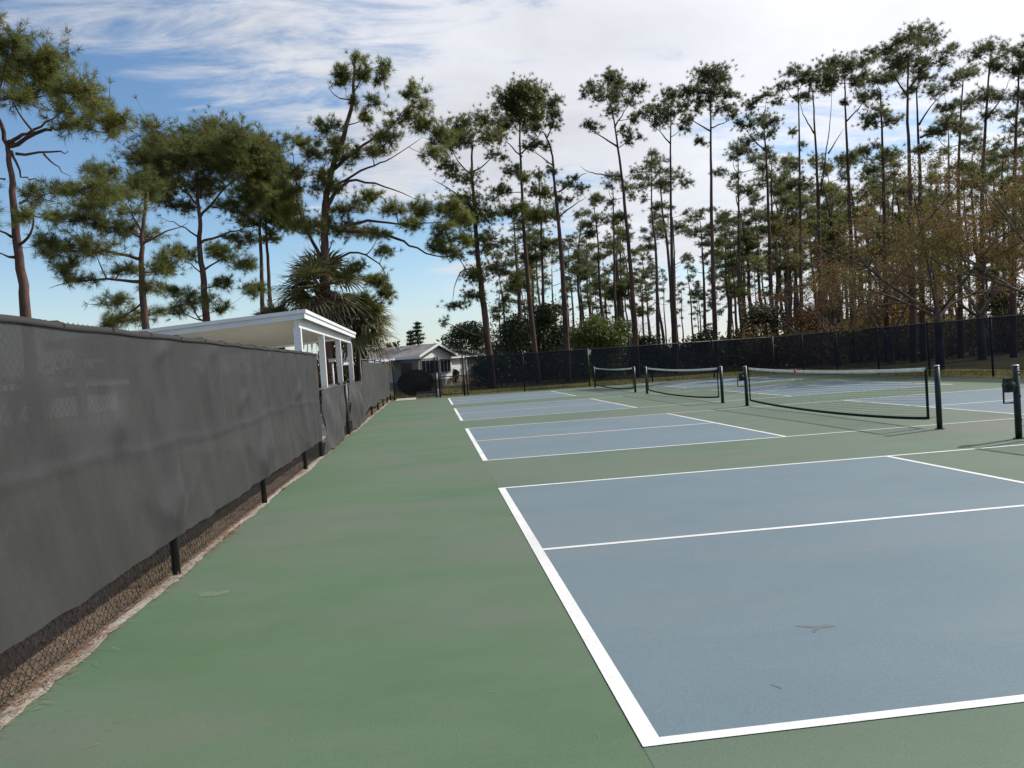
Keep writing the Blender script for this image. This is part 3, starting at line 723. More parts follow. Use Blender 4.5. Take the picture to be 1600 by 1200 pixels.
def build_pine(root, path, r0, clusters, limbs, seed, nd, bark, tuft_area, nn=22, nlen=0.30, nwid=0.009, loose=1.0):
    """path: trunk points (Vectors), clusters: (centre, radius across, radius up)"""
    r = np.random.default_rng(seed); rnd = random.Random(seed)
    path = smooth_path(path, 5); H = path[-1].z-path[0].z
    rad = [max(0.022, r0*(1.18 if i == 0 else 1)*(1-0.80*max(0, (q.z-path[0].z)/H)**1.1)) for i, q in enumerate(path)]
    tb = MB(); tb.tube([q+Vector((rnd.uniform(-1, 1), rnd.uniform(-1, 1), 0))*r0*0.10 for q in path], rad, 9)
    lb = MB(); allp = [(q, rad[i]) for i, q in enumerate(path)]
    for lp in limbs:
        lp = smooth_path(lp, 4); lp = [q+Vector((rnd.uniform(-1, 1), rnd.uniform(-1, 1), rnd.uniform(-1, 1)))*(0.035*min(1, i)) for i, q in enumerate(lp)]; d0 = min(r0*0.36, 0.012+0.022*(lp[-1]-lp[0]).length)
        lb.tube(lp, [d0*(1-0.90*(i/(len(lp)-1))**.8) for i in range(len(lp))], 6)
        allp += [(q, d0*(1-0.90*(i/(len(lp)-1))**.8)) for i, q in enumerate(lp)]
    cen, axs = [], []
    for (c, ra, rz) in clusters:
        # branch from the nearest suitable wood up and out to the cluster
        best, bd = None, 1e9
        for (q, qr) in allp:
            dz = c.z-q.z; hd = math.hypot(c.x-q.x, c.y-q.y)
            cost = math.sqrt(hd*hd+dz*dz) + (1.2*max(0, 0.25*hd-dz))
            if cost < bd: bd, best = cost, (q, qr)
        q, qr = best; dist = (c-q).length
        if dist > 0.15:
            mid = (q+c)/2 + Vector((rnd.uniform(-.12, .12), rnd.uniform(-.12, .12), rnd.uniform(-.22, .02)))*dist
            bp = bez(q, mid, c, 6); br = min(qr*0.75, 0.016+0.014*dist)
            lb.tube(bp, [br*(1-0.6*i/6) for i in range(7)], 5, False)
            allp += [(bp[i], br*(1-0.6*i/6)) for i in (3, 4, 5)]
        ns = 5 if ra < .5 else (8 if ra < 1.0 else 12)
        ktot = max(9, int(loose*ra*max(rz, .3)*3.14/tuft_area))
        for j in range(ns):
            w = r.normal(size=3); w /= np.linalg.norm(w); w[2] = w[2]*.8+.1
            c2 = np.array(c)+w*np.array([ra, ra*.95, rz])*r.uniform(.25, .95)
            sa, sz = ra*r.uniform(.42, .80), max(.22, rz*r.uniform(.55, 1.0))
            cv = Vector(c2); bl = (cv-c).length
            lb.tube([c-Vector((0, 0, .15*rz)), c.lerp(cv, .55)-Vector((rnd.uniform(-.1, .1)*bl, rnd.uniform(-.1, .1)*bl, .14*bl)), cv], [0.016, 0.012, 0.008], 4, False)
            k = max(3, int(ktot/ns*r.uniform(.5, 1.5)))
            u = r.normal(size=(k, 3)); u /= np.linalg.norm(u, axis=1, keepdims=True)
            rr = np.clip(np.abs(r.normal(0, .62, (k, 1)))+.10, 0, 1.4)
            pos = c2+u*rr*np.array([sa, sa, sz])
            ax = u*np.array([1, 1, .8])+np.array([0, 0, 0.45]); ax /= np.linalg.norm(ax, axis=1, keepdims=True)
            cen.append(pos); axs.append(ax)
            for i in range(0, k, 2):
                t = Vector(pos[i]); mid = cv.lerp(t, 0.5)-Vector((0, 0, 0.12*(t-cv).length))
                lb.tube([cv-Vector((0, 0, .15*sz)), mid, t], [0.010, 0.008, 0.004], 3, False)
    cen = np.concatenate(cen); axs = np.concatenate(axs)
    V = needles(cen, axs, nn, nlen, nwid, 0.75, r)
    me = tri_mesh('crown', V)
    inv = root.location
    t = tb.build('trunk', bark, root, True)
    if lb.v: stuff(lb.build('branches', bark, root, True))
    link('crown', me, nd, root)
    return root
def px_pine(label, Y, trunk, r0, clusters, limbs=(), seed=1, nd='needleB', bark='bark', group='tall pine trees round the courts', loose=1.0, nn=24, spread=0.8, nlen=0.22, tuft=0.0125, name='pine_tree', cat='pine tree'):
    s = mpp(Y, trunk[0][0]); rnd = random.Random(seed*13+5)
    pts = [at(u, v, Y) for (u, v) in trunk]
    d = pts[1]-pts[0]; k = pts[0].z/max(0.5, d.z)
    base = Vector((pts[0].x-d.x*k*0.5, Y, -0.12)); pts = [base]+pts
    umid = trunk[-1][0]; halfw = max(20, max(abs(c[0]-umid) for c in clusters))
    root = empty(name, (base.x, base.y, 0), label, cat, group)
    cl = []
    for (u, v, ru, rv) in clusters:
        lim = math.sqrt(max(0.05, 1-((u-umid)/(halfw*1.15))**2))*min(halfw, 110)*s*spread
        dy = rnd.uniform(-1, 1)*lim
        cl.append((at(u, v, Y+dy), ru*s*1.12, rv*s*1.25))
    lm = []
    for lp in limbs:
        dyb = rnd.uniform(-.25, .25)*halfw*s
        lm.append([at(u, v, Y+dyb*i/(len(lp)-1)) for i, (u, v) in enumerate(lp)])
    build_pine(root, pts, r0, cl, lm, seed, M[nd], M[bark], tuft, nn, nlen, 0.0050*max(1, Y/22), loose)
    return root
# ---- left group
px_pine('thick purplish-trunked pine at the left edge with one leaning limb', 16.5, [(42, 500), (33, 420), (22, 330), (16, 260), (8, 218), (-8, 165)], 0.17,
    [(15,62,35,28),(60,88,45,30),(15,105,40,36),(112,138,42,30),(62,135,45,26),(150,165,38,26),(178,193,32,16),(122,185,40,20),(-35,60,50,40),(-70,120,55,50),(15,150,35,16),(85,115,30,22),(165,205,25,12),
     (65,303,35,13),(120,296,45,18),(160,308,32,16),(52,335,20,12),(-50,330,40,25)],
    [[(14,222),(45,207),(80,184),(130,152)],[(16,228),(70,205),(95,200),(140,185)],[(18,235),(35,275),(60,283),(80,295)],[(24,240),(95,238),(105,236)],[(68,240),(90,262),(112,280)],[(30,318),(55,306),(100,318)],[(8,280),(-30,270)],[(18,370),(-25,350)],[(22,402),(-20,392)]],
    11, 'needleA', nlen=0.20, tuft=0.0068, nn=28)
px_pine('spreading pine behind the grey screen with low layered boughs', 21, [(229, 522), (222, 440), (222, 375), (226, 335), (230, 300)], 0.165,
    [(58,378,32,13),(100,388,42,15),(148,392,38,18),(108,412,28,16),(172,352,38,22),(122,342,38,18),(90,342,25,13),(215,362,35,16),(140,262,22,14),(165,275,30,18),(182,300,30,16),(190,420,24,14),(250,420,28,15),(240,452,22,14),(100,432,18,12),
     (130,438,22,9),(180,468,30,12),(195,500,34,14),(236,490,25,13),(168,508,22,9),(262,402,24,10),(75,395,22,10),(232,288,28,15),(225,300,30,18),(205,330,22,12),(140,320,30,16)],
    [[(222,372),(190,355),(150,338)],[(222,405),(170,392),(110,392),(60,385)],[(222,440),(180,437),(120,440),(78,450)],[(220,360),(206,330),(204,300)],[(224,380),(260,362),(295,348)],[(226,470),(200,490),(180,500)]], 12, 'needleB', loose=1.8)
px_pine('broad domed pine, the widest crown left of the pavilion roof', 27, [(323, 502), (318, 440), (312, 390), (312, 340), (308, 300), (310, 265)], 0.19,
    [(322,212,58,20),(262,220,48,24),(385,222,46,24),(232,255,38,26),(300,246,58,24),(360,256,52,26),(252,288,42,20),(412,262,32,30),(330,286,45,22),(400,306,34,20),(276,318,32,13),(362,326,32,14),(340,235,50,20),(230,290,30,16),
     (288,398,22,12),(262,418,20,9),(345,398,26,13),(372,376,24,12),(388,415,22,11),(350,440,18,9),(300,472,26,12),(280,484,16,10),(346,482,14,10),(392,452,26,9),(270,455,16,9)],
    [[(312,372),(280,352),(250,340)],[(310,320),(280,290),(255,270)],[(312,340),(345,300),(380,270)],[(312,380),(360,362),(400,352)],[(318,430),(290,410),(270,425)],[(316,425),(345,405),(375,405)],[(312,310),(318,270),(325,240)]], 13, 'needleB', loose=2.3)
px_pine('slim pine, left one of the twin trunks beside the palm', 38, [(411, 495), (408, 400), (405, 330), (403, 270)], 0.17,
    [(405,300,34,22),(418,262,30,22),(398,340,26,18),(412,228,26,18),(440,292,26,15),(432,325,30,20),(392,275,22,18)], [], 14, 'needleB', loose=1.6)
px_pine('slim pine, right one of the twin trunks beside the palm', 39, [(423, 490), (418, 400), (416, 350), (424, 310)], 0.17,
    [(440,350,24,16),(420,372,18,10),(455,318,24,18),(445,335,20,14),(460,345,18,14),(430,300,24,16),(450,272,20,12)], [], 15, 'needleA', loose=1.6)
px_pine('gnarled pine rising behind the fan palm with long boughs reaching right', 29, [(507, 420), (508, 350), (509, 312), (519, 266), (536, 215), (549, 168), (553, 130), (553, 100)], 0.24,
    [(535,110,18,12),(555,90,13,10),(570,113,18,11),(600,100,13,10),(598,124,16,10),(540,130,16,9),(552,160,12,8),(585,155,17,9),(645,143,21,13),(655,165,18,10),(572,185,16,9),(512,198,24,12),(532,226,24,13),(468,220,24,11),(490,240,25,13),(625,188,28,13),
     (600,214,28,15),(660,198,24,14),(690,214,21,20),(670,240,28,11),(580,240,24,12),(540,245,24,11),(503,275,18,11),(512,290,24,15),(458,268,22,9),(450,300,20,18),(455,332,20,15),(545,325,24,13),(582,312,24,14),(620,325,24,13),(660,330,28,13),(702,328,26,18),
     (562,360,24,12),(592,366,20,9),(520,352,30,20),(480,355,28,15),(692,358,24,11),(700,390,22,8),(642,350,22,10),(604,392,18,8),(586,440,24,14),(570,468,22,14),(602,452,18,18),(560,420,22,10),(590,482,16,14),(725,345,20,14),(680,385,15,8),(725,375,18,10)],
    [[(508,335),(530,288),(575,263),(612,246),(660,215)],[(508,325),(545,283),(600,292),(650,312)],[(525,358),(575,345),(640,350),(700,345)],[(528,360),(600,365),(640,383),(690,402),(722,388)],[(500,400),(474,350),(464,300),(455,230)],[(519,266),(560,232),(610,200),(640,160)],[(515,410),(560,395),(600,420),(595,455)],[(551,155),(525,150),(513,130)],[(470,300),(455,265)]], 16, 'needleA', loose=1.3, nn=26, tuft=0.0085, nlen=.21, spread=.45)
# ---- centre group beyond the back fence
G2 = 'tall pines beyond the back fence'
px_pine('stout pine just right of the gate with drooping lower boughs', 43, [(769, 598), (756, 480), (747, 400), (740, 310), (737, 265), (738, 225)], 0.24,
    [(720,198,28,16),(755,192,28,16),(740,218,38,14),(776,214,22,13),(710,226,22,12),(782,240,18,9),(705,265,24,10),(730,280,26,10),(695,255,18,9),(735,320,38,15),(715,345,34,15),(762,338,28,15),(700,376,22,10),(746,374,28,13),(720,396,22,9),(746,430,26,13),(735,462,22,11),(780,420,28,14),(712,478,18,8),(700,505,10,6),(770,380,26,14)],
    [[(742,330),(710,300),(675,280)],[(738,275),(715,250),(705,225)],[(737,270),(760,255),(785,232)],[(752,420),(720,425),(705,475)]], 21, 'needleB', group=G2)
px_pine('tall pine with a dense flat-topped crown near the picture centre', 45, [(841, 596), (828, 480), (818, 350), (813, 235), (812, 180)], 0.19,
    [(802,150,26,14),(835,150,22,14),(816,162,38,15),(790,176,20,15),(842,180,22,15),(816,188,32,12),(784,196,13,9),(815,140,26,10),(800,265,16,9),(816,275,16,8),(797,330,26,12),(840,335,22,11),(786,300,20,9)],
    [[(816,245),(795,225),(780,205)],[(815,240),(840,215),(850,195)]], 22, 'needleB', group=G2, loose=1.35)
px_pine('bent pine with a broken crooked top and bare side limb', 44, [(888, 596), (882, 480), (873, 350), (866, 285), (864, 250), (858, 225), (851, 208)], 0.21,
    [(862,165,12,8),(870,182,11,11),(858,196,18,8),(836,200,20,10),(830,226,22,8),(850,229,16,6),(862,266,9,8),(890,286,20,9),(905,296,16,9),(880,311,18,7),(868,158,9,7)],
    [[(873,300),(905,275),(918,270)],[(866,260),(845,245),(826,230)],[(855,215),(865,190),(868,165)],[(872,340),(900,318),(918,308)]], 23, 'needleC', group=G2)
px_pine('thin pine between the flat-topped pine and the bent pine', 54, [(851, 580), (847, 400), (843, 300), (842, 260)], 0.15,
    [(840,300,20,10),(855,300,16,9),(835,340,24,13),(860,335,20,11),(840,376,26,12),(865,380,22,11),(825,402,20,11),(838,275,12,8)], [], 24, 'needleB', group=G2)
px_pine('leaning tall pine with an open crown and a dead lower limb', 44, [(995, 560), (990, 480), (982, 380), (972, 280), (962, 205), (955, 165)], 0.18,
    [(950,120,22,11),(930,136,20,10),(966,130,22,11),(986,140,17,9),(1000,141,13,8),(916,146,12,6),(945,150,26,10),(976,158,22,9),(955,175,18,8),(986,186,11,11),(925,196,16,8),(986,216,15,11),(972,204,10,7)],
    [[(972,275),(945,274),(920,268),(906,260)],[(966,230),(935,210),(915,190)],[(960,200),(975,175),(990,150)]], 25, 'needleC', group=G2)
px_pine('straight pine with a loose rounded crown right of the leaning pine', 46, [(1056, 560), (1050, 400), (1048, 260), (1048, 165)], 0.15,
    [(1050,148,18,9),(1030,164,22,11),(1070,164,17,11),(1008,180,18,11),(1045,180,24,9),(1076,186,12,8),(1030,196,17,8),(1066,200,14,6),(1090,168,10,8)], [[(1048,225),(1030,205),(1012,190)]], 26, 'needleC', group=G2)
px_pine('straight tall pine with a high fan-shaped crown', 44, [(1119, 555), (1113, 400), (1111, 250), (1110, 140)], 0.17,
    [(1100,120,25,11),(1126,119,24,11),(1085,140,20,11),(1115,140,28,11),(1141,150,15,10),(1100,160,20,9),(1130,170,18,8),(1145,182,10,8),(1095,221,12,6),(1112,112,24,7)], [[(1111,205),(1085,190),(1070,170)],[(1111,200),(1135,190),(1146,185)]], 27, 'needleC', group=G2, loose=1.15)
px_pine('pine with a slanting uneven crown left of the triple-topped group', 47, [(1209, 550), (1203, 400), (1198, 260), (1192, 180)], 0.17,
    [(1196,148,15,8),(1170,164,16,8),(1186,184,20,10),(1165,200,16,11),(1200,194,20,9),(1176,220,20,9),(1206,206,11,8),(1162,236,18,6),(1195,262,10,6)], [[(1196,235),(1175,215),(1160,195)]], 28, 'needleC', group=G2)
px_pine('slender pine with a small ragged top and tufted stem', 45, [(1253, 550), (1251, 400), (1249, 230), (1247, 130)], 0.14,
    [(1240,113,17,9),(1225,135,15,9),(1256,128,16,9),(1217,156,11,8),(1250,150,12,6),(1240,206,10,6),(1252,226,8,5),(1245,256,12,9),(1256,286,16,10),(1236,290,12,10)], [], 29, 'needleC', group=G2)
px_pine('forked pine whose two stems part halfway up', 44, [(1284, 550), (1278, 300), (1273, 200), (1270, 140)], 0.17,
    [(1270,114,20,9),(1291,105,20,10),(1260,150,14,8),(1285,140,16,9),(1300,128,18,11),(1275,128,14,9)], [[(1282,300),(1290,245),(1297,190),(1300,130)],[(1274,210),(1258,185),(1248,160)],[(1294,240),(1318,200)]], 30, 'needleC', group=G2)
px_pine('tall pine with a wind-swept crown right of the forked pine', 42, [(1333, 550), (1328, 330), (1322, 200), (1320, 120)], 0.17,
    [(1310,100,25,11),(1336,105,22,12),(1350,94,20,11),(1298,120,17,11),(1330,130,20,9),(1346,150,12,8),(1320,160,10,6),(1361,80,11,8),(1330,242,20,9),(1315,250,12,6),(1345,120,20,10)], [[(1322,190),(1345,165),(1352,140)]], 31, 'needleC', group=G2)
G3 = 'pines beyond the right fence'
px_pine('dark pine with a stacked crown left of the highest pine', 40, [(1386, 545), (1382, 350), (1378, 200), (1375, 140)], 0.17,
    [(1368,126,25,11),(1390,116,20,11),(1362,150,20,9),(1380,175,24,11),(1358,190,18,11),(1396,186,17,10),(1353,236,17,10),(1386,240,17,9),(1365,265,16,8)], [], 32, 'needleC', group=G3)
px_pine('highest pine on the right with a broad domed crown', 36, [(1427, 540), (1422, 300), (1418, 170), (1420, 90)], 0.18,
    [(1432,54,28,11),(1405,65,25,12),(1452,66,22,12),(1388,82,18,11),(1420,84,30,12),(1456,92,22,10),(1486,75,11,8),(1400,102,20,10),(1436,106,24,9),(1475,98,14,8)], [[(1418,150),(1398,120),(1388,95)],[(1420,140),(1445,110),(1480,85)]], 33, 'needleC', group=G3, loose=1.2)
px_pine('pine with a bare slanting limb just right of the highest pine', 37, [(1442, 540), (1438, 300), (1434, 200), (1432, 140)], 0.17,
    [(1440,122,20,10),(1452,142,15,8),(1462,206,20,10),(1440,232,18,9),(1425,140,16,9),(1480,190,18,9)], [[(1436,195),(1455,165),(1482,140)],[(1438,215),(1480,200),(1520,182)]], 34, 'needleC', group=G3)
px_pine('pine with flat shelving boughs between the two highest crowns on the right', 38, [(1501, 540), (1498, 300), (1500, 200), (1505, 125)], 0.16,
    [(1490,122,28,10),(1516,112,24,9),(1478,170,20,10),(1510,160,20,10),(1500,200,24,10),(1475,140,18,8)], [], 35, 'needleC', group=G3)
px_pine('tall pine near the right edge with a tiered crown', 35, [(1534, 530), (1535, 300), (1540, 200), (1546, 100)], 0.17,
    [(1546,76,26,10),(1524,86,20,10),(1566,85,17,9),(1550,104,24,10),(1530,150,24,10),(1562,150,20,11),(1545,180,20,9)], [[(1538,190),(1560,160),(1580,120)]], 36, 'needleC', group=G3)
px_pine('pine cut by the right edge of the picture', 34, [(1583, 510), (1585, 300), (1588, 200), (1592, 110)], 0.17,
    [(1592,80,20,14),(1580,112,20,12),(1612,100,30,16),(1595,150,22,14),(1574,182,18,10),(1622,150,30,18)], [], 37, 'needleC', group=G3)

# ---- the stand of slender pines behind (copies of six grown shapes)
def generic_pine(seed, H, crown_frac, cr, nlow, nd, bark):
    rnd = random.Random(seed)
    root = empty('pine_tree', (0, 0, 0))
    lean = rnd.uniform(-.5, .5)
    pts = [Vector((0, 0, -.15))]
    for k in range(1, 6): pts.append(Vector((lean*(k/5)**1.5+rnd.uniform(-.12, .12), rnd.uniform(-.12, .12), H*0.94*k/5)))
    cl = []
    for k in range(rnd.randint(8, 11)):
        t = rnd.uniform(0, 1); z = H*(1-crown_frac*t); w = cr*(0.45+0.75*math.sin(math.pi*min(1, t*0.9+.12)))
        a = rnd.uniform(0, 6.28); d = w*rnd.uniform(.15, .95)
        cl.append((Vector((lean+math.cos(a)*d, math.sin(a)*d, z)), rnd.uniform(.42, .85), rnd.uniform(.26, .46)))
    cl.append((Vector((lean, 0, H)), .6, .4))
    for k in range(nlow):
        z = H*rnd.uniform(.42, 1-crown_frac); a = rnd.uniform(0, 6.28); d = rnd.uniform(.5, 1.3)
        cl.append((Vector((lean*.5+math.cos(a)*d, math.sin(a)*d, z)), rnd.uniform(.35, .6), rnd.uniform(.22, .34)))
    limbs = []
    for k in range(3):
        z = H*rnd.uniform(.4, .75); a = rnd.uniform(0, 6.28); ln = rnd.uniform(.5, 1.4)
        limbs.append([Vector((lean*(z/H)**1.5, 0, z)), Vector((lean*(z/H)+math.cos(a)*ln*.6, math.sin(a)*ln*.6, z+.1)), Vector((lean*(z/H)+math.cos(a)*ln, math.sin(a)*ln, z+.35))])
    build_pine(root, pts, 0.15, cl, limbs, seed, M[nd], M[bark], 0.017, 20, 0.25, 0.010)
    return root
protos = [generic_pine(100+k, h, cf, cr, nl, nd, bk) for k, (h, cf, cr, nl, nd, bk) in enumerate((
    (14.0, .22, 1.5, 3, 'needleC', 'bark2'), (13.0, .30, 1.4, 5, 'needleC', 'bark'), (15.0, .18, 1.7, 2, 'needleC', 'bark2'),
    (12.0, .38, 1.7, 4, 'needleB', 'bark'), (13.5, .26, 1.2, 6, 'needleC', 'bark2'), (11.0, .45, 2.0, 3, 'needleB', 'bark2')))]
used = [False]*len(protos)
def copy_tree(o):
    c = o.copy(); COL.objects.link(c)
    for ch in list(o.children):
        d = ch.copy(); COL.objects.link(d); d.parent = c
    return c
PH = [14.0, 13.0, 15.0, 12.0, 13.5, 11.0]
def place(pi, u, vtop, Y, rz, label, group, sx=1.0):
    top = at(u, vtop, Y); s = max(0.35, (top.z)/(PH[pi]+.35))
    if used[pi]: o = copy_tree(protos[pi])
    else: o = protos[pi]; used[pi] = True
    o.location = (top.x, Y, 0); o.scale = (s*sx, s*sx, s); o.rotation_euler = (0, 0, rz)
    tag(o, label, 'pine tree', group)
GM = 'slender pines in the stand behind the tall row'
mids = [(5, 800, 320, 62), (3, 783, 395, 58), (5, 858, 405, 60), (3, 893, 330, 56), (4, 912, 345, 66), (1, 930, 300, 60), (0, 948, 268, 54), (4, 962, 330, 74), (2, 1012, 232, 56), (0, 1034, 240, 60), (1, 1022, 330, 72), (4, 1075, 395, 80), (1, 1092, 325, 64),
        (0, 1142, 222, 55), (3, 1128, 330, 70), (3, 1165, 285, 60), (1, 1180, 300, 64), (5, 1222, 285, 58), (3, 1238, 300, 62), (4, 975, 400, 84), (5, 1000, 420, 90), (4, 1062, 440, 100), (1, 1088, 445, 96), (3, 940, 395, 78), (4, 1110, 390, 86), (0, 1155, 345, 78), (4, 1190, 350, 82),
        (1, 1215, 330, 76), (0, 1265, 285, 66), (4, 1270, 330, 84), (3, 1300, 250, 56), (1, 1312, 300, 70), (5, 1345, 270, 58), (0, 1350, 330, 80), (4, 1365, 290, 66), (3, 1405, 240, 56), (1, 1415, 300, 68), (5, 1455, 250, 58), (0, 1470, 180, 50), (4, 1480, 300, 72), (1, 1515, 215, 52), (3, 1560, 220, 50),
        (5, 1575, 280, 58), (4, 1545, 310, 70), (0, 1600, 230, 52), (2, 1610, 180, 48), (1, 1640, 240, 56), (4, 918, 420, 92), (1, 885, 430, 88), (0, 1035, 420, 105), (4, 1140, 430, 110), (2, 1175, 400, 100), (0, 1205, 400, 108), (4, 1240, 400, 105), (2, 1290, 380, 100), (1, 1330, 380, 104), (3, 775, 440, 64), (5, 822, 445, 70)]
rr_ = random.Random(5)
for k in range(88):
    u = rr_.uniform(1150, 1640) if k % 4 < 3 else rr_.uniform(775, 1150)
    mids.append((rr_.randrange(6), u, rr_.uniform(225, 410) if k % 4 < 3 else rr_.uniform(320, 440), rr_.uniform(50, 100)))
heroes = [(752, 'the stout pine by the gate'), (826, 'the flat-topped pine'), (880, 'the bent pine'), (987, 'the leaning pine'), (1053, 'the loose-crowned straight pine'), (1115, 'the fan-crowned pine'), (1206, 'the slanting-crowned pine'), (1252, 'the ragged-top pine'),
          (1282, 'the forked pine'), (1331, 'the wind-swept pine'), (1384, 'the stacked-crown pine'), (1425, 'the highest pine'), (1500, 'the shelving pine'), (1535, 'the tiered pine'), (1585, 'the pine cut by the right edge')]
ORD = ['first', 'second', 'third', 'fourth', 'fifth', 'sixth', 'seventh', 'eighth', 'ninth', 'tenth', 'eleventh', 'twelfth', 'thirteenth', 'fourteenth', 'fifteenth', 'sixteenth', 'seventeenth', 'eighteenth', 'nineteenth', 'twentieth'] + ['twenty-' + q for q in ('first', 'second', 'third', 'fourth', 'fifth', 'sixth', 'seventh', 'eighth', 'ninth')]
gaps = {}
for mrow in sorted(mids, key=lambda q: q[1]):
    g_ = max([i for i, h in enumerate(heroes) if h[0] <= mrow[1]], default=0); gaps.setdefault(g_, []).append(mrow)
for g_, rows in gaps.items():
    for k, (pi, u, vt, Y) in enumerate(rows):
        if g_+1 < len(heroes):
            lab = '%s distant slender pine rightward from %s' % (ORD[k], heroes[g_][1])
        else: lab = '%s distant slender pine at the right margin beyond the tiered pine' % ORD[k]
        place(pi, u, vt, Y, rr_.uniform(0, 6.28), lab, GM, rr_.uniform(.95, 1.2))

# ------------------------------------------------------------------ broadleaf trees, shrubs
def leaf_tris(pos, size, r, flat=0.0, aspect=0.55):
    k = len(pos)
    d = r.normal(size=(k, 3)); d[:, 2] *= (1-flat); d /= np.linalg.norm(d, axis=1, keepdims=True)
    s = np.cross(d, r.normal(size=(k, 3))); s /= np.linalg.norm(s, axis=1, keepdims=True)+1e-9
    L_ = size*r.uniform(.6, 1.3, (k, 1)); W_ = L_*aspect*.5
    a = pos; b_ = pos+d*L_*.5+s*W_; c_ = pos+d*L_; e_ = pos+d*L_*.5-s*W_
    return np.concatenate([np.stack([a, b_, c_], 1), np.stack([a, c_, e_], 1)])
def branching(root, base, h_fork, r0, dirs, seed, leaf, bark, levels=4, leaf_size=.08, per=9, ln0=2.6, spread=.75, leafprob=1.0, up=.12):
    rnd = random.Random(seed); r = np.random.default_rng(seed)
    tb = MB(); bb = MB(); tips = []
    base = Vector(base); fork = base+Vector((rnd.uniform(-.1, .1), 0, h_fork))
    tb.tube(smooth_path([base, base.lerp(fork, .5)+Vector((.04, .02, 0)), fork], 4), [r0*(1.15-.3*i/8) for i in range(9)], 10)
    def grow(p, d, ln, rad, lev):
        d = d.normalized(); bend = Vector((rnd.uniform(-1, 1), rnd.uniform(-1, 1), rnd.uniform(-.5, .7)))*ln*.16
        q = p+d*ln; pts = bez(p, p+d*ln*.5+bend, q, 5)
        bb.tube(pts, [rad*(1-.5*i/5) for i in range(6)], 6 if lev < 2 else (4 if lev < 3 else 3), False)
        if lev >= 2: tips.extend(pts[2:])
        if lev < levels:
            for k in range(rnd.randint(2, 4) if lev else 4):
                t = rnd.uniform(.35, 1); o = pts[min(5, int(t*5+.5))]
                nd_ = d+Vector((rnd.gauss(0, 1), rnd.gauss(0, 1), rnd.gauss(up, .7)))*spread
                grow(o, nd_, ln*rnd.uniform(.5, .75), max(.004, rad*.52), lev+1)
    for (dx, dy, dz, ln) in dirs: grow(fork-Vector((0, 0, rnd.uniform(0, .5))), Vector((dx, dy, dz)), ln*ln0, r0*.42, 0)
    tb.build('trunk', M[bark], root, True); stuff(bb.build('branches', M[bark], root, True))
    T = np.array([tuple(t) for t in tips]); T = T[r.uniform(size=len(T)) < leafprob]
    P = np.repeat(T, per, axis=0)+r.normal(0, .14, (len(T)*per, 3))
    link('crown', tri_mesh('crown', leaf_tris(P, leaf_size, r)), M[leaf], root)
    return root
p = at(1468, 545, 26)
t = empty('autumn_tree', (p.x, 26, 0), 'spreading tree with orange and olive leaves behind the right fence', 'tree')
branching(t, (p.x, 26, -.1), 2.4, .15, [(-.85, .2, .75, 1.15), (-.35, -.3, 1, 1.1), (.15, .4, 1, 1.15), (.6, -.2, .8, 1.1), (.9, .3, .35, 1.0), (-.9, -.2, .35, 1.05)], 41, 'leaforange', 'twig', 4, .075, 6, 3.2)
p = at(1650, 560, 24)
t = empty('autumn_tree', (p.x, 24, 0), 'orange-leaved tree at the right edge reaching bare limbs into view', 'tree')
branching(t, (p.x, 24, -.1), 2.2, .14, [(-.9, .2, .45, 1.15), (-.6, -.2, .9, 1.2), (.1, .3, 1, 1.2), (.7, 0, .7, 1), (-.7, .5, .7, 1.1)], 42, 'leaforange', 'twig', 4, .075, 5, 3.0)
p = at(1310, 560, 40)
t = empty('autumn_tree', (p.x, 40, 0), 'low russet twiggy tree between the forked pine and the orange tree', 'tree')
branching(t, (p.x, 40, -.1), 1.2, .16, [(-.9, 0, .5, 1.1), (-.4, .4, 1, 1.0), (.4, -.3, 1, 1.0), (.9, .2, .6, 1.1), (0, 0, 1, 1.0)], 43, 'leafred', 'twig', 4, .10, 3, 2.9)
p = at(1392, 560, 37)
t = empty('autumn_tree', (p.x, 37, 0), 'small olive and russet tree left of the big orange tree', 'tree')
branching(t, (p.x, 37, -.1), 1.6, .16, [(-.8, 0, .7, 1.1), (-.2, .4, 1, 1.2), (.4, -.3, 1, 1.1), (.9, .2, .6, 1.1)], 44, 'leaforange', 'twig', 4, .10, 3, 3.0)
p = at(1535, 560, 34)
t = empty('autumn_tree', (p.x, 34, 0), 'russet tree standing behind the big orange tree', 'tree')
branching(t, (p.x, 34, -.1), 2.4, .18, [(-.8, 0, .8, 1.2), (-.2, .4, 1, 1.3), (.4, -.3, 1, 1.3), (.9, .2, .7, 1.2)], 45, 'leafred', 'twig', 4, .10, 3, 3.4)
p = at(1005, 560, 62)
t = empty('bare_tree', (p.x, 62, 0), 'small bare twiggy tree right of the bright green shrub', 'tree')
branching(t, (p.x, 62, -.1), 1.2, .09, [(-.5, 0, 1, 1), (.5, .2, 1, 1), (.1, -.3, 1, 1.1)], 46, 'leafred', 'twig', 4, .08, 1, 2.0, leafprob=.15)

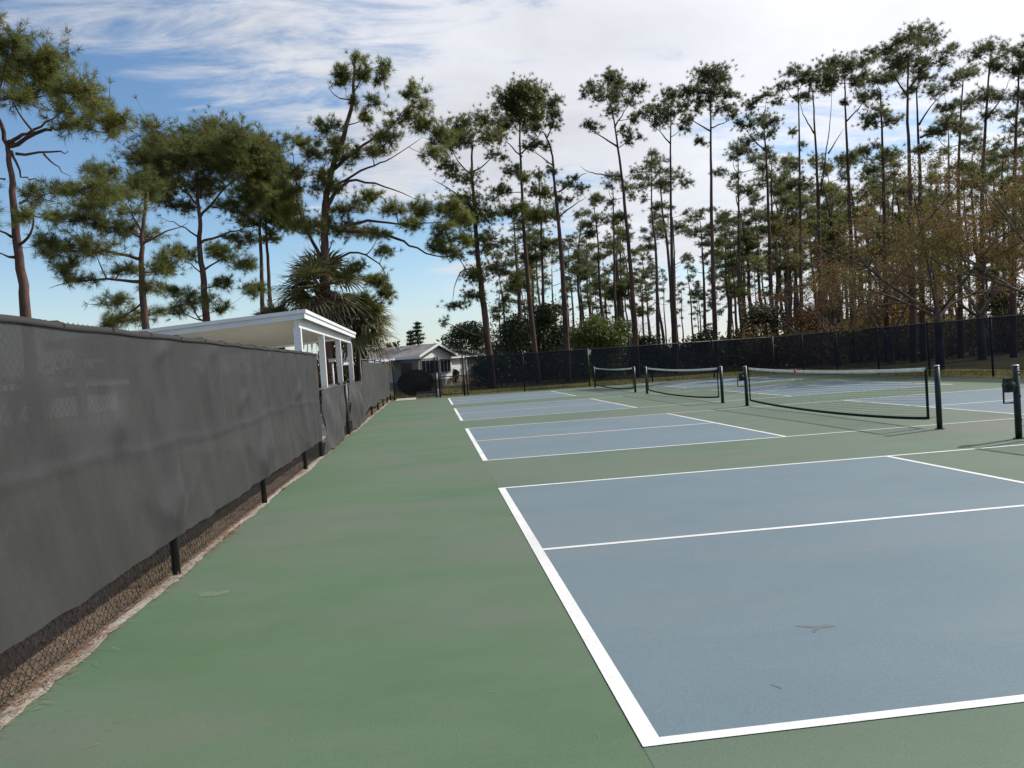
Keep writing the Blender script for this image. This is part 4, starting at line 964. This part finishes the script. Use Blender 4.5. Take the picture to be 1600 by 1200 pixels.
def shrub(name, label, cat, u, v, ru, rv, Y, leaf, seed, n=9, leaf_size=.16, dens=1.0, ground=True, trunk=True, group=None):
    r = np.random.default_rng(seed); rnd = random.Random(seed)
    s = mpp(Y, u); c = at(u, v, Y); a, h = ru*s, rv*s
    root = empty(name, (c.x, Y, 0), label, cat, group)
    pts = []; sb = MB()
    for k in range(n):
        an = rnd.uniform(0, 6.28); d = rnd.uniform(.1, .78)
        cc_ = np.array([c.x+math.cos(an)*d*a, Y+math.sin(an)*d*a*.8, c.z+rnd.uniform(-.65, .62)*h*(1-.4*d)])
        if k == 0: cc_ = np.array([c.x, Y, c.z+.4*h])
        rad = a*rnd.uniform(.32, .52); m_ = int(dens*520*rad*rad/(leaf_size/.16)**2)+60
        u_ = r.normal(size=(m_, 3)); u_ /= np.linalg.norm(u_, axis=1, keepdims=True)
        pts.append(cc_+u_*rad*r.uniform(.45, 1.08, (m_, 1))*np.array([1, 1, .75]))
        q = Vector(cc_); q0 = Vector((c.x+rnd.uniform(-.1, .1)*a, Y+rnd.uniform(-.1, .1)*a, -.1))
        sb.tube(bez(q0, q0.lerp(q, .5)+Vector((0, 0, .25*h)), q, 5), [.05*(1-.13*i)*max(.5, a/2) for i in range(6)], 5, False)
    P = np.concatenate(pts)
    if ground:
        m_ = int(len(P)*.35); an = r.uniform(0, 6.28, m_); d = np.sqrt(r.uniform(0, 1, m_))
        low = np.stack([c.x+np.cos(an)*d*a*.85, Y+np.sin(an)*d*a*.7, r.uniform(0.05, max(.1, c.z-.3*h), m_)], 1); P = np.concatenate([P, low])
    P = P[P[:, 2] > 0.02]
    stuff(sb.build('stems', M['bark2'], root, True))
    link('crown', tri_mesh('crown', leaf_tris(P, leaf_size, r)), M[leaf], root)
    return root
shrub('oak_tree', 'dark rounded oak right of the house gable', 'tree', 733, 528, 38, 24, 76, 'leafdark', 51, 10, .22, 1.6)
shrub('oak_tree', 'dark leafy tree between the first two centre pines', 'tree', 800, 520, 36, 34, 52, 'leafdark', 52, 10, .22, 1.4)
shrub('oak_tree', 'dense dark tree behind the bent pine', 'tree', 853, 508, 46, 46, 54, 'leafdark', 53, 12, .22, 1.5)
shrub('leafy_shrub', 'bright green leafy shrub behind the back fence', 'shrub', 935, 518, 52, 30, 47, 'leafgreen', 54, 14, .17, 1.1)
shrub('leafy_shrub', 'dark clipped shrub behind the black cloth right of the gate', 'shrub', 765, 572, 34, 14, 46, 'leafdark', 67, 9, .18, 1.6)
shrub('leafy_shrub', 'dark low shrub right of the bright green shrub', 'shrub', 1015, 540, 34, 15, 52, 'leafdark', 55, 7, .2, 1.2)
shrub('leafy_shrub', 'dark shrub between the two straight pines at the back fence', 'shrub', 1105, 528, 36, 14, 50, 'leafdark', 56, 7, .2, 1.2)
shrub('leafy_shrub', 'tall dark shrub behind the fence corner', 'shrub', 1196, 500, 38, 28, 46, 'leafdark', 57, 10, .2, 1.2)
shrub('leafy_shrub', 'small dark shrub under the stand left of the fence corner', 'shrub', 1160, 528, 26, 15, 58, 'leafdark', 58, 6, .2, 1.2)
shrub('leafy_shrub', 'russet undergrowth bush left of the orange tree', 'shrub', 1260, 505, 46, 24, 44, 'leafred', 59, 9, .16, .8)
shrub('leafy_shrub', 'olive undergrowth bush under the orange tree', 'shrub', 1390, 490, 60, 18, 44, 'leaforange', 60, 10, .16, .7)
shrub('leafy_shrub', 'dark undergrowth bush at the right edge of the picture', 'shrub', 1570, 460, 60, 26, 42, 'leafdark', 61, 9, .2, .9)
shrub('leafy_shrub', 'small dark shrub against the bright white wall', 'shrub', 711, 582, 7, 6, 62, 'leafdark', 62, 5, .16, 2.0)
shrub('distant_tree', 'tiny round treetop above the left of the house roof', 'tree', 612, 540, 11, 5, 85, 'leafdark', 63, 5, .25, 2.0)
shrub('leafy_shrub', 'dark russet bush in the shade behind the pavilion posts', 'shrub', 492, 590, 40, 38, 28.5, 'leafred', 65, 12, .14, 1.6)
shrub('leafy_shrub', 'dark bush at the far end of the pavilion', 'shrub', 540, 592, 24, 24, 33, 'leafdark', 66, 9, .14, 1.6)
# clipped round hedge behind the dark gate panel
c = at(650, 600, 39); r = np.random.default_rng(64)
root = empty('clipped_hedge', (c.x, 39, 0), 'dark clipped rounded hedge seen through the dark cloth left of the gate', 'hedge')
u_ = r.normal(size=(9000, 3)); u_ /= np.linalg.norm(u_, axis=1, keepdims=True)
zc, rad = 0.66, 0.92
P = np.array([c.x, 39, zc])+u_*np.array([rad, rad*.9, .66])*r.uniform(.9, 1.03, (9000, 1)); P = P[P[:, 2] > .05]
link('crown', tri_mesh('crown', leaf_tris(P, .075, r)), M['leafhedge'], root)
q = MB(); core = []
for i in range(9):
    z = 0.06+(1.22-.06)*i/8; core.append((math.sqrt(max(.02, 1-((z-zc)/.62)**2))*.86, z))
q.tube([(c.x, 39, z) for _, z in core], [a for a, _ in core], 20); q.build('twig_core', M['leafhedge'], root, True)
pl = MB(); p = at(678, 606, 37.2); pl.box(p.x-.9, p.x+.28, 37.0, 37.35, -.05, .22); tag(pl.build('block_planter', M['stone']), 'low grey block planter edge beside the round hedge', 'planter')
pl = MB(); pl.box(p.x+.16, p.x+.34, 36.8, 36.98, -.05, .32); tag(pl.build('white_marker', M['white']), 'small white block at the end of the planter', 'block')

# Norfolk pine behind the house
def norfolk(u, v0, v1, Y, label, seed, wid):
    r = np.random.default_rng(seed); a = at(u, v1, Y); H = at(u, v0, Y).z
    root = empty('norfolk_pine', (a.x, Y, 0), label, 'conifer', 'Norfolk pines behind the house')
    q = MB(); q.tube([(a.x, Y, -.1), (a.x, Y, H)], [.2, .03], 8); q.build('trunk', M['bark2'], root, True)
    P = []; z = 1.2; bb = MB()
    while z < H-.1:
        f = (1-z/H); w = wid*(f**.8)*1.25+.1
        for k in range(7):
            an = r.uniform(0, 6.28); e = np.array([math.cos(an), math.sin(an), .12])
            bb.tube([(a.x, Y, z), tuple(np.array([a.x, Y, z])+e*w)], [.03, .012], 3, False)
            t = r.uniform(.15, 1, (60, 1)); P.append(np.array([a.x, Y, z])+e*w*t+r.normal(0, .10, (60, 3))*np.array([1, 1, .5]))
        z += .42
    stuff(bb.build('branches', M['bark2'], root))
    link('crown', tri_mesh('crown', leaf_tris(np.concatenate(P), .22, r, .3, .35)), M['leafdark'], root)
norfolk(655, 503, 560, 84, 'tall pointed Norfolk pine behind the house roof', 71, 1.5)
norfolk(644, 514, 560, 86, 'shorter pointed Norfolk pine left of the taller one', 72, .75)

# ------------------------------------------------------------------ palms
def fan_palm(label, u, v, Y, R, nleaf, seed, dead=0, trunk_r=.2, down=-.9, lift=.5, drooping=.5, cluster=None):
    r = np.random.default_rng(seed); c = at(u, v, Y)
    root = empty('cabbage_palm', (c.x, Y, 0), label, 'palm', 'cabbage palms beside the pavilion')
    q = MB(); q.tube([(c.x, Y, -.1), (c.x+.05, Y, c.z*.5), (c.x, Y, c.z)], [trunk_r*1.1, trunk_r, trunk_r*1.1], 12); t = q.build('trunk', M['boot'], root, True)
    q = MB(); z = .2
    while z < c.z-.1:                               # criss-crossed leaf bases
        for k in range(5):
            an = k*1.2566+z*5.1; e = Vector((math.cos(an), math.sin(an), 0)); o = Vector((c.x, Y, z))
            q.tube([o+e*trunk_r*.9, o+e*(trunk_r+.07)+EZ*.16, o+e*(trunk_r+.12)+EZ*.30], [.055, .045, .02], 4)
        z += .17
    stuff(q.build('leaf_bases', M['boot'], root))
    for kind, cnt, mt_ in (('live', nleaf, 'frond'), ('dead', dead, 'deadfrond')):
        if not cnt: continue
        tris = []; pet = MB()
        for k in range(cnt):
            an = r.uniform(0, 6.283); el = r.uniform(down if kind == 'live' else -1.25, 1.35 if kind == 'live' else -.15)
            d = np.array([math.cos(an)*math.cos(el), math.sin(an)*math.cos(el), math.sin(el)])
            pl_ = R*r.uniform(.38, .55); o = np.array(c)+np.array([0, 0, -.15]); hub = o+d*pl_+np.array([0, 0, -.08*pl_])
            pet.tube([tuple(o), tuple(o+d*pl_*.5), tuple(hub)], [.022, .016, .01], 4, False)
            side = np.cross(d, [0, 0, 1.0]); side /= np.linalg.norm(side)+1e-9; upv = np.cross(side, d)
            ns = 22; L_ = R*r.uniform(.52, .72)
            tw = r.uniform(-.5, .5); side, upv = side*math.cos(tw)+upv*math.sin(tw), upv*math.cos(tw)-side*math.sin(tw)
            for j in range(ns):
                a = (j/(ns-1)-.5)*R_(235); f = math.cos(a*.62)
                dd = d*math.cos(a)+side*math.sin(a)+upv*.10*abs(math.sin(a)); ln = L_*(.55+.45*f)*r.uniform(.88, 1.08)
                wv = np.cross(dd, upv); wv /= np.linalg.norm(wv)+1e-9; w = .037
                m1 = hub+dd*ln*.55; tip = hub+dd*ln+np.array([0, 0, -1])*ln*drooping*r.uniform(.3, 1.0)*(1.3 if kind == 'dead' else 1)
                m1 = m1+np.array([0, 0, -1])*ln*.06
                tris += [[hub-wv*w*.4, hub+wv*w*.4, m1+wv*w], [hub-wv*w*.4, m1+wv*w, m1-wv*w], [m1-wv*w, m1+wv*w, tip]]
        me = tri_mesh('fronds', np.array(tris))
        o_ = link('crown' if kind == 'live' else 'dead_fronds', me, M[mt_], root)
        stuff(pet.build('leaf_stalks', M[mt_], o_))
    return root
fan_palm('large fan palm with grey-brown dead fronds rising behind the pavilion roof', 503, 445, 29.5, 2.1, 44, 81, 20, .24, -.45, .5, .42)
fan_palm('smaller drooping fan palm at the right end of the pavilion', 558, 500, 30.5, 1.7, 40, 82, 6, .22, -1.0, .4, .6)
fan_palm('low dark fan palm just above the pavilion roof', 432, 497, 30, 1.0, 20, 83, 0, .16, -.4, .4, .3)

# ------------------------------------------------------------------ far wood, straw and grass
r = np.random.default_rng(91); n = 60000
x = r.uniform(-120, 190, n); y = r.uniform(125, 160, n)
hh = 2.6+1.6*np.sin(x*.09)+1.3*np.sin(x*.23+1)+.8*np.sin(x*.61); z = hh.clip(1.2)*r.uniform(0, 1, n)**.7*(1+.15*r.normal(size=n))
stuff(link('far_woodland', tri_mesh('far_woodland', leaf_tris(np.stack([x, y, np.abs(z)], 1), 1.1, r, 0, .7)), M['farwood']))
bpy.data.objects['far_woodland']['label'] = 'low far-off line of woodland at the horizon'
def thicket(name, label, u0, u1, Y0, Y1, h0, h1, n, size, leaf, seed):
    r = np.random.default_rng(seed); P = []; sb = MB(); k = max(6, int(n/260))
    for i in range(k):
        Y = r.uniform(Y0, Y1); c = at(r.uniform(u0, u1), 560, Y); H = r.uniform(h0, h1)*r.uniform(.6, 1.1); w = r.uniform(.6, 1.5)
        m_ = 260; q = r.normal(0, 1, (m_, 3))*np.array([w*.5, w*.5, H*.26])+np.array([c.x, Y, H*.55]); P.append(q)
        for j in range(7):
            e = q[r.integers(m_)]; b0 = Vector((c.x+r.uniform(-.2, .2), Y, -.1)); b1 = Vector(e)
            sb.tube([b0, b0.lerp(b1, .5)+Vector((r.uniform(-.2, .2), r.uniform(-.2, .2), .2)), b1+Vector((0, 0, .3))], [.03, .018, .006], 3, False)
    P = np.concatenate(P); P = P[P[:, 2] > .03]
    o = stuff(link(name, tri_mesh(name, leaf_tris(P, size, r)), M[leaf])); o['label'] = label
    t_ = sb.build('stems', M['twig'], o); stuff(t_)
thicket('undergrowth', 'russet and olive undergrowth under the right-hand pines', 1170, 1660, 40, 60, 1.6, 4.2, 30000, .15, 'leaforange', 93)
thicket('undergrowth', 'brown twiggy undergrowth under the right-hand pines', 1180, 1660, 38, 64, 1.4, 3.6, 15000, .14, 'leafred', 94)
thicket('undergrowth', 'dark green undergrowth along the foot of the pine stand', 780, 1300, 50, 78, 1.0, 2.6, 26000, .2, 'leafdark', 95)
thicket('undergrowth', 'dark green thicket behind the first three centre pines', 770, 960, 52, 66, 2.2, 5.5, 22000, .2, 'leafdark', 96)
r = np.random.default_rng(92)
def blades(P, size, w, r, lean=.6):
    k = len(P); d = np.stack([r.normal(0, lean, k), r.normal(0, lean, k), np.ones(k)], 1); d /= np.linalg.norm(d, axis=1, keepdims=True)
    s = np.stack([r.normal(size=k), r.normal(size=k), np.zeros(k)], 1); s /= np.linalg.norm(s, axis=1, keepdims=True)
    L_ = size*r.uniform(.5, 1.3, (k, 1)); return np.stack([P-s*w, P+s*w, P+d*L_], 1)
n = 9000; P = np.stack([r.uniform(-4.1, -2.72, n), r.uniform(-1.5, 13, n), np.full(n, -.036)], 1)
keep = (np.sin(P[:, 1]*2.1)+np.sin(P[:, 0]*5+P[:, 1]*.7)+r.normal(0, .7, n)) > .2; P = P[keep]
o = stuff(link('grass_tufts', tri_mesh('grass_tufts', blades(P, .07, .004, r)), M['grass'])); o['label'] = 'thin grass in the strip behind the left fence'
n = 26000; P = np.stack([r.uniform(-3, 30, n), r.uniform(35.0, 52, n), np.full(n, -.05)], 1)
P = np.concatenate([P, np.stack([r.uniform(15.9, 19, n//3), r.uniform(14, 35, n//3), np.full(n//3, -.05)], 1)])
o = stuff(link('grass_tufts', tri_mesh('grass_tufts', blades(P, .13, .012, r)), M['grass'])); o['label'] = 'rough grass behind the back and right fences'
# fallen pine straw along the left fence foot and beyond the right fence
def straw(P, ln, w, r):
    k = len(P); a = r.uniform(0, 6.28, k); d = np.stack([np.cos(a), np.sin(a), r.normal(0, .12, k)], 1); s = np.stack([-np.sin(a), np.cos(a), np.zeros(k)], 1)
    L_ = ln*r.uniform(.5, 1.2, (k, 1)); return np.stack([P-s*w, P+s*w, P+d*L_], 1)
n = 9500; yy = r.uniform(-1, 33, n); clump = np.sin(yy*1.7)+np.sin(yy*4.3+1)+np.sin(yy*.6)
yy = yy[(clump+r.normal(0, .8, n)) > .1]; k = len(yy)
P = np.stack([-2.64+np.abs(r.normal(0, .045, k))*np.where(r.uniform(size=k) < .2, 1.8, 1), yy, .012+np.abs(r.normal(0, .006, k))], 1)
n = 16000; Q = np.stack([r.uniform(-4.0, -2.70, n), r.uniform(-1.5, 12, n), -.03+np.abs(r.normal(0, .006, n))], 1)
o = stuff(link('pine_straw', tri_mesh('pine_straw', np.concatenate([straw(P, .11, .0022, r), straw(Q, .10, .003, r)])), M['straw'])); o['label'] = 'brown pine straw along the foot of the left fence'
n = 420; Q = np.stack([np.concatenate([r.uniform(-2.5, 13, n-200), -2.5+np.abs(r.normal(0, .35, 200))]), r.uniform(-1, 33, n), np.full(n, .004)], 1)
o = stuff(link('pine_straw', tri_mesh('pine_straw', straw(Q, .07, .0014, r)), M['straw'])); o['label'] = 'stray pine needles scattered on the court'
n = 5000; Q = np.stack([r.uniform(15.5, 17.5, n), r.uniform(12, 35, n), np.full(n, .004)], 1)
o = stuff(link('pine_straw', tri_mesh('pine_straw', straw(Q, .14, .008, r)), M['straw'])); o['label'] = 'brown litter along the foot of the right fence'
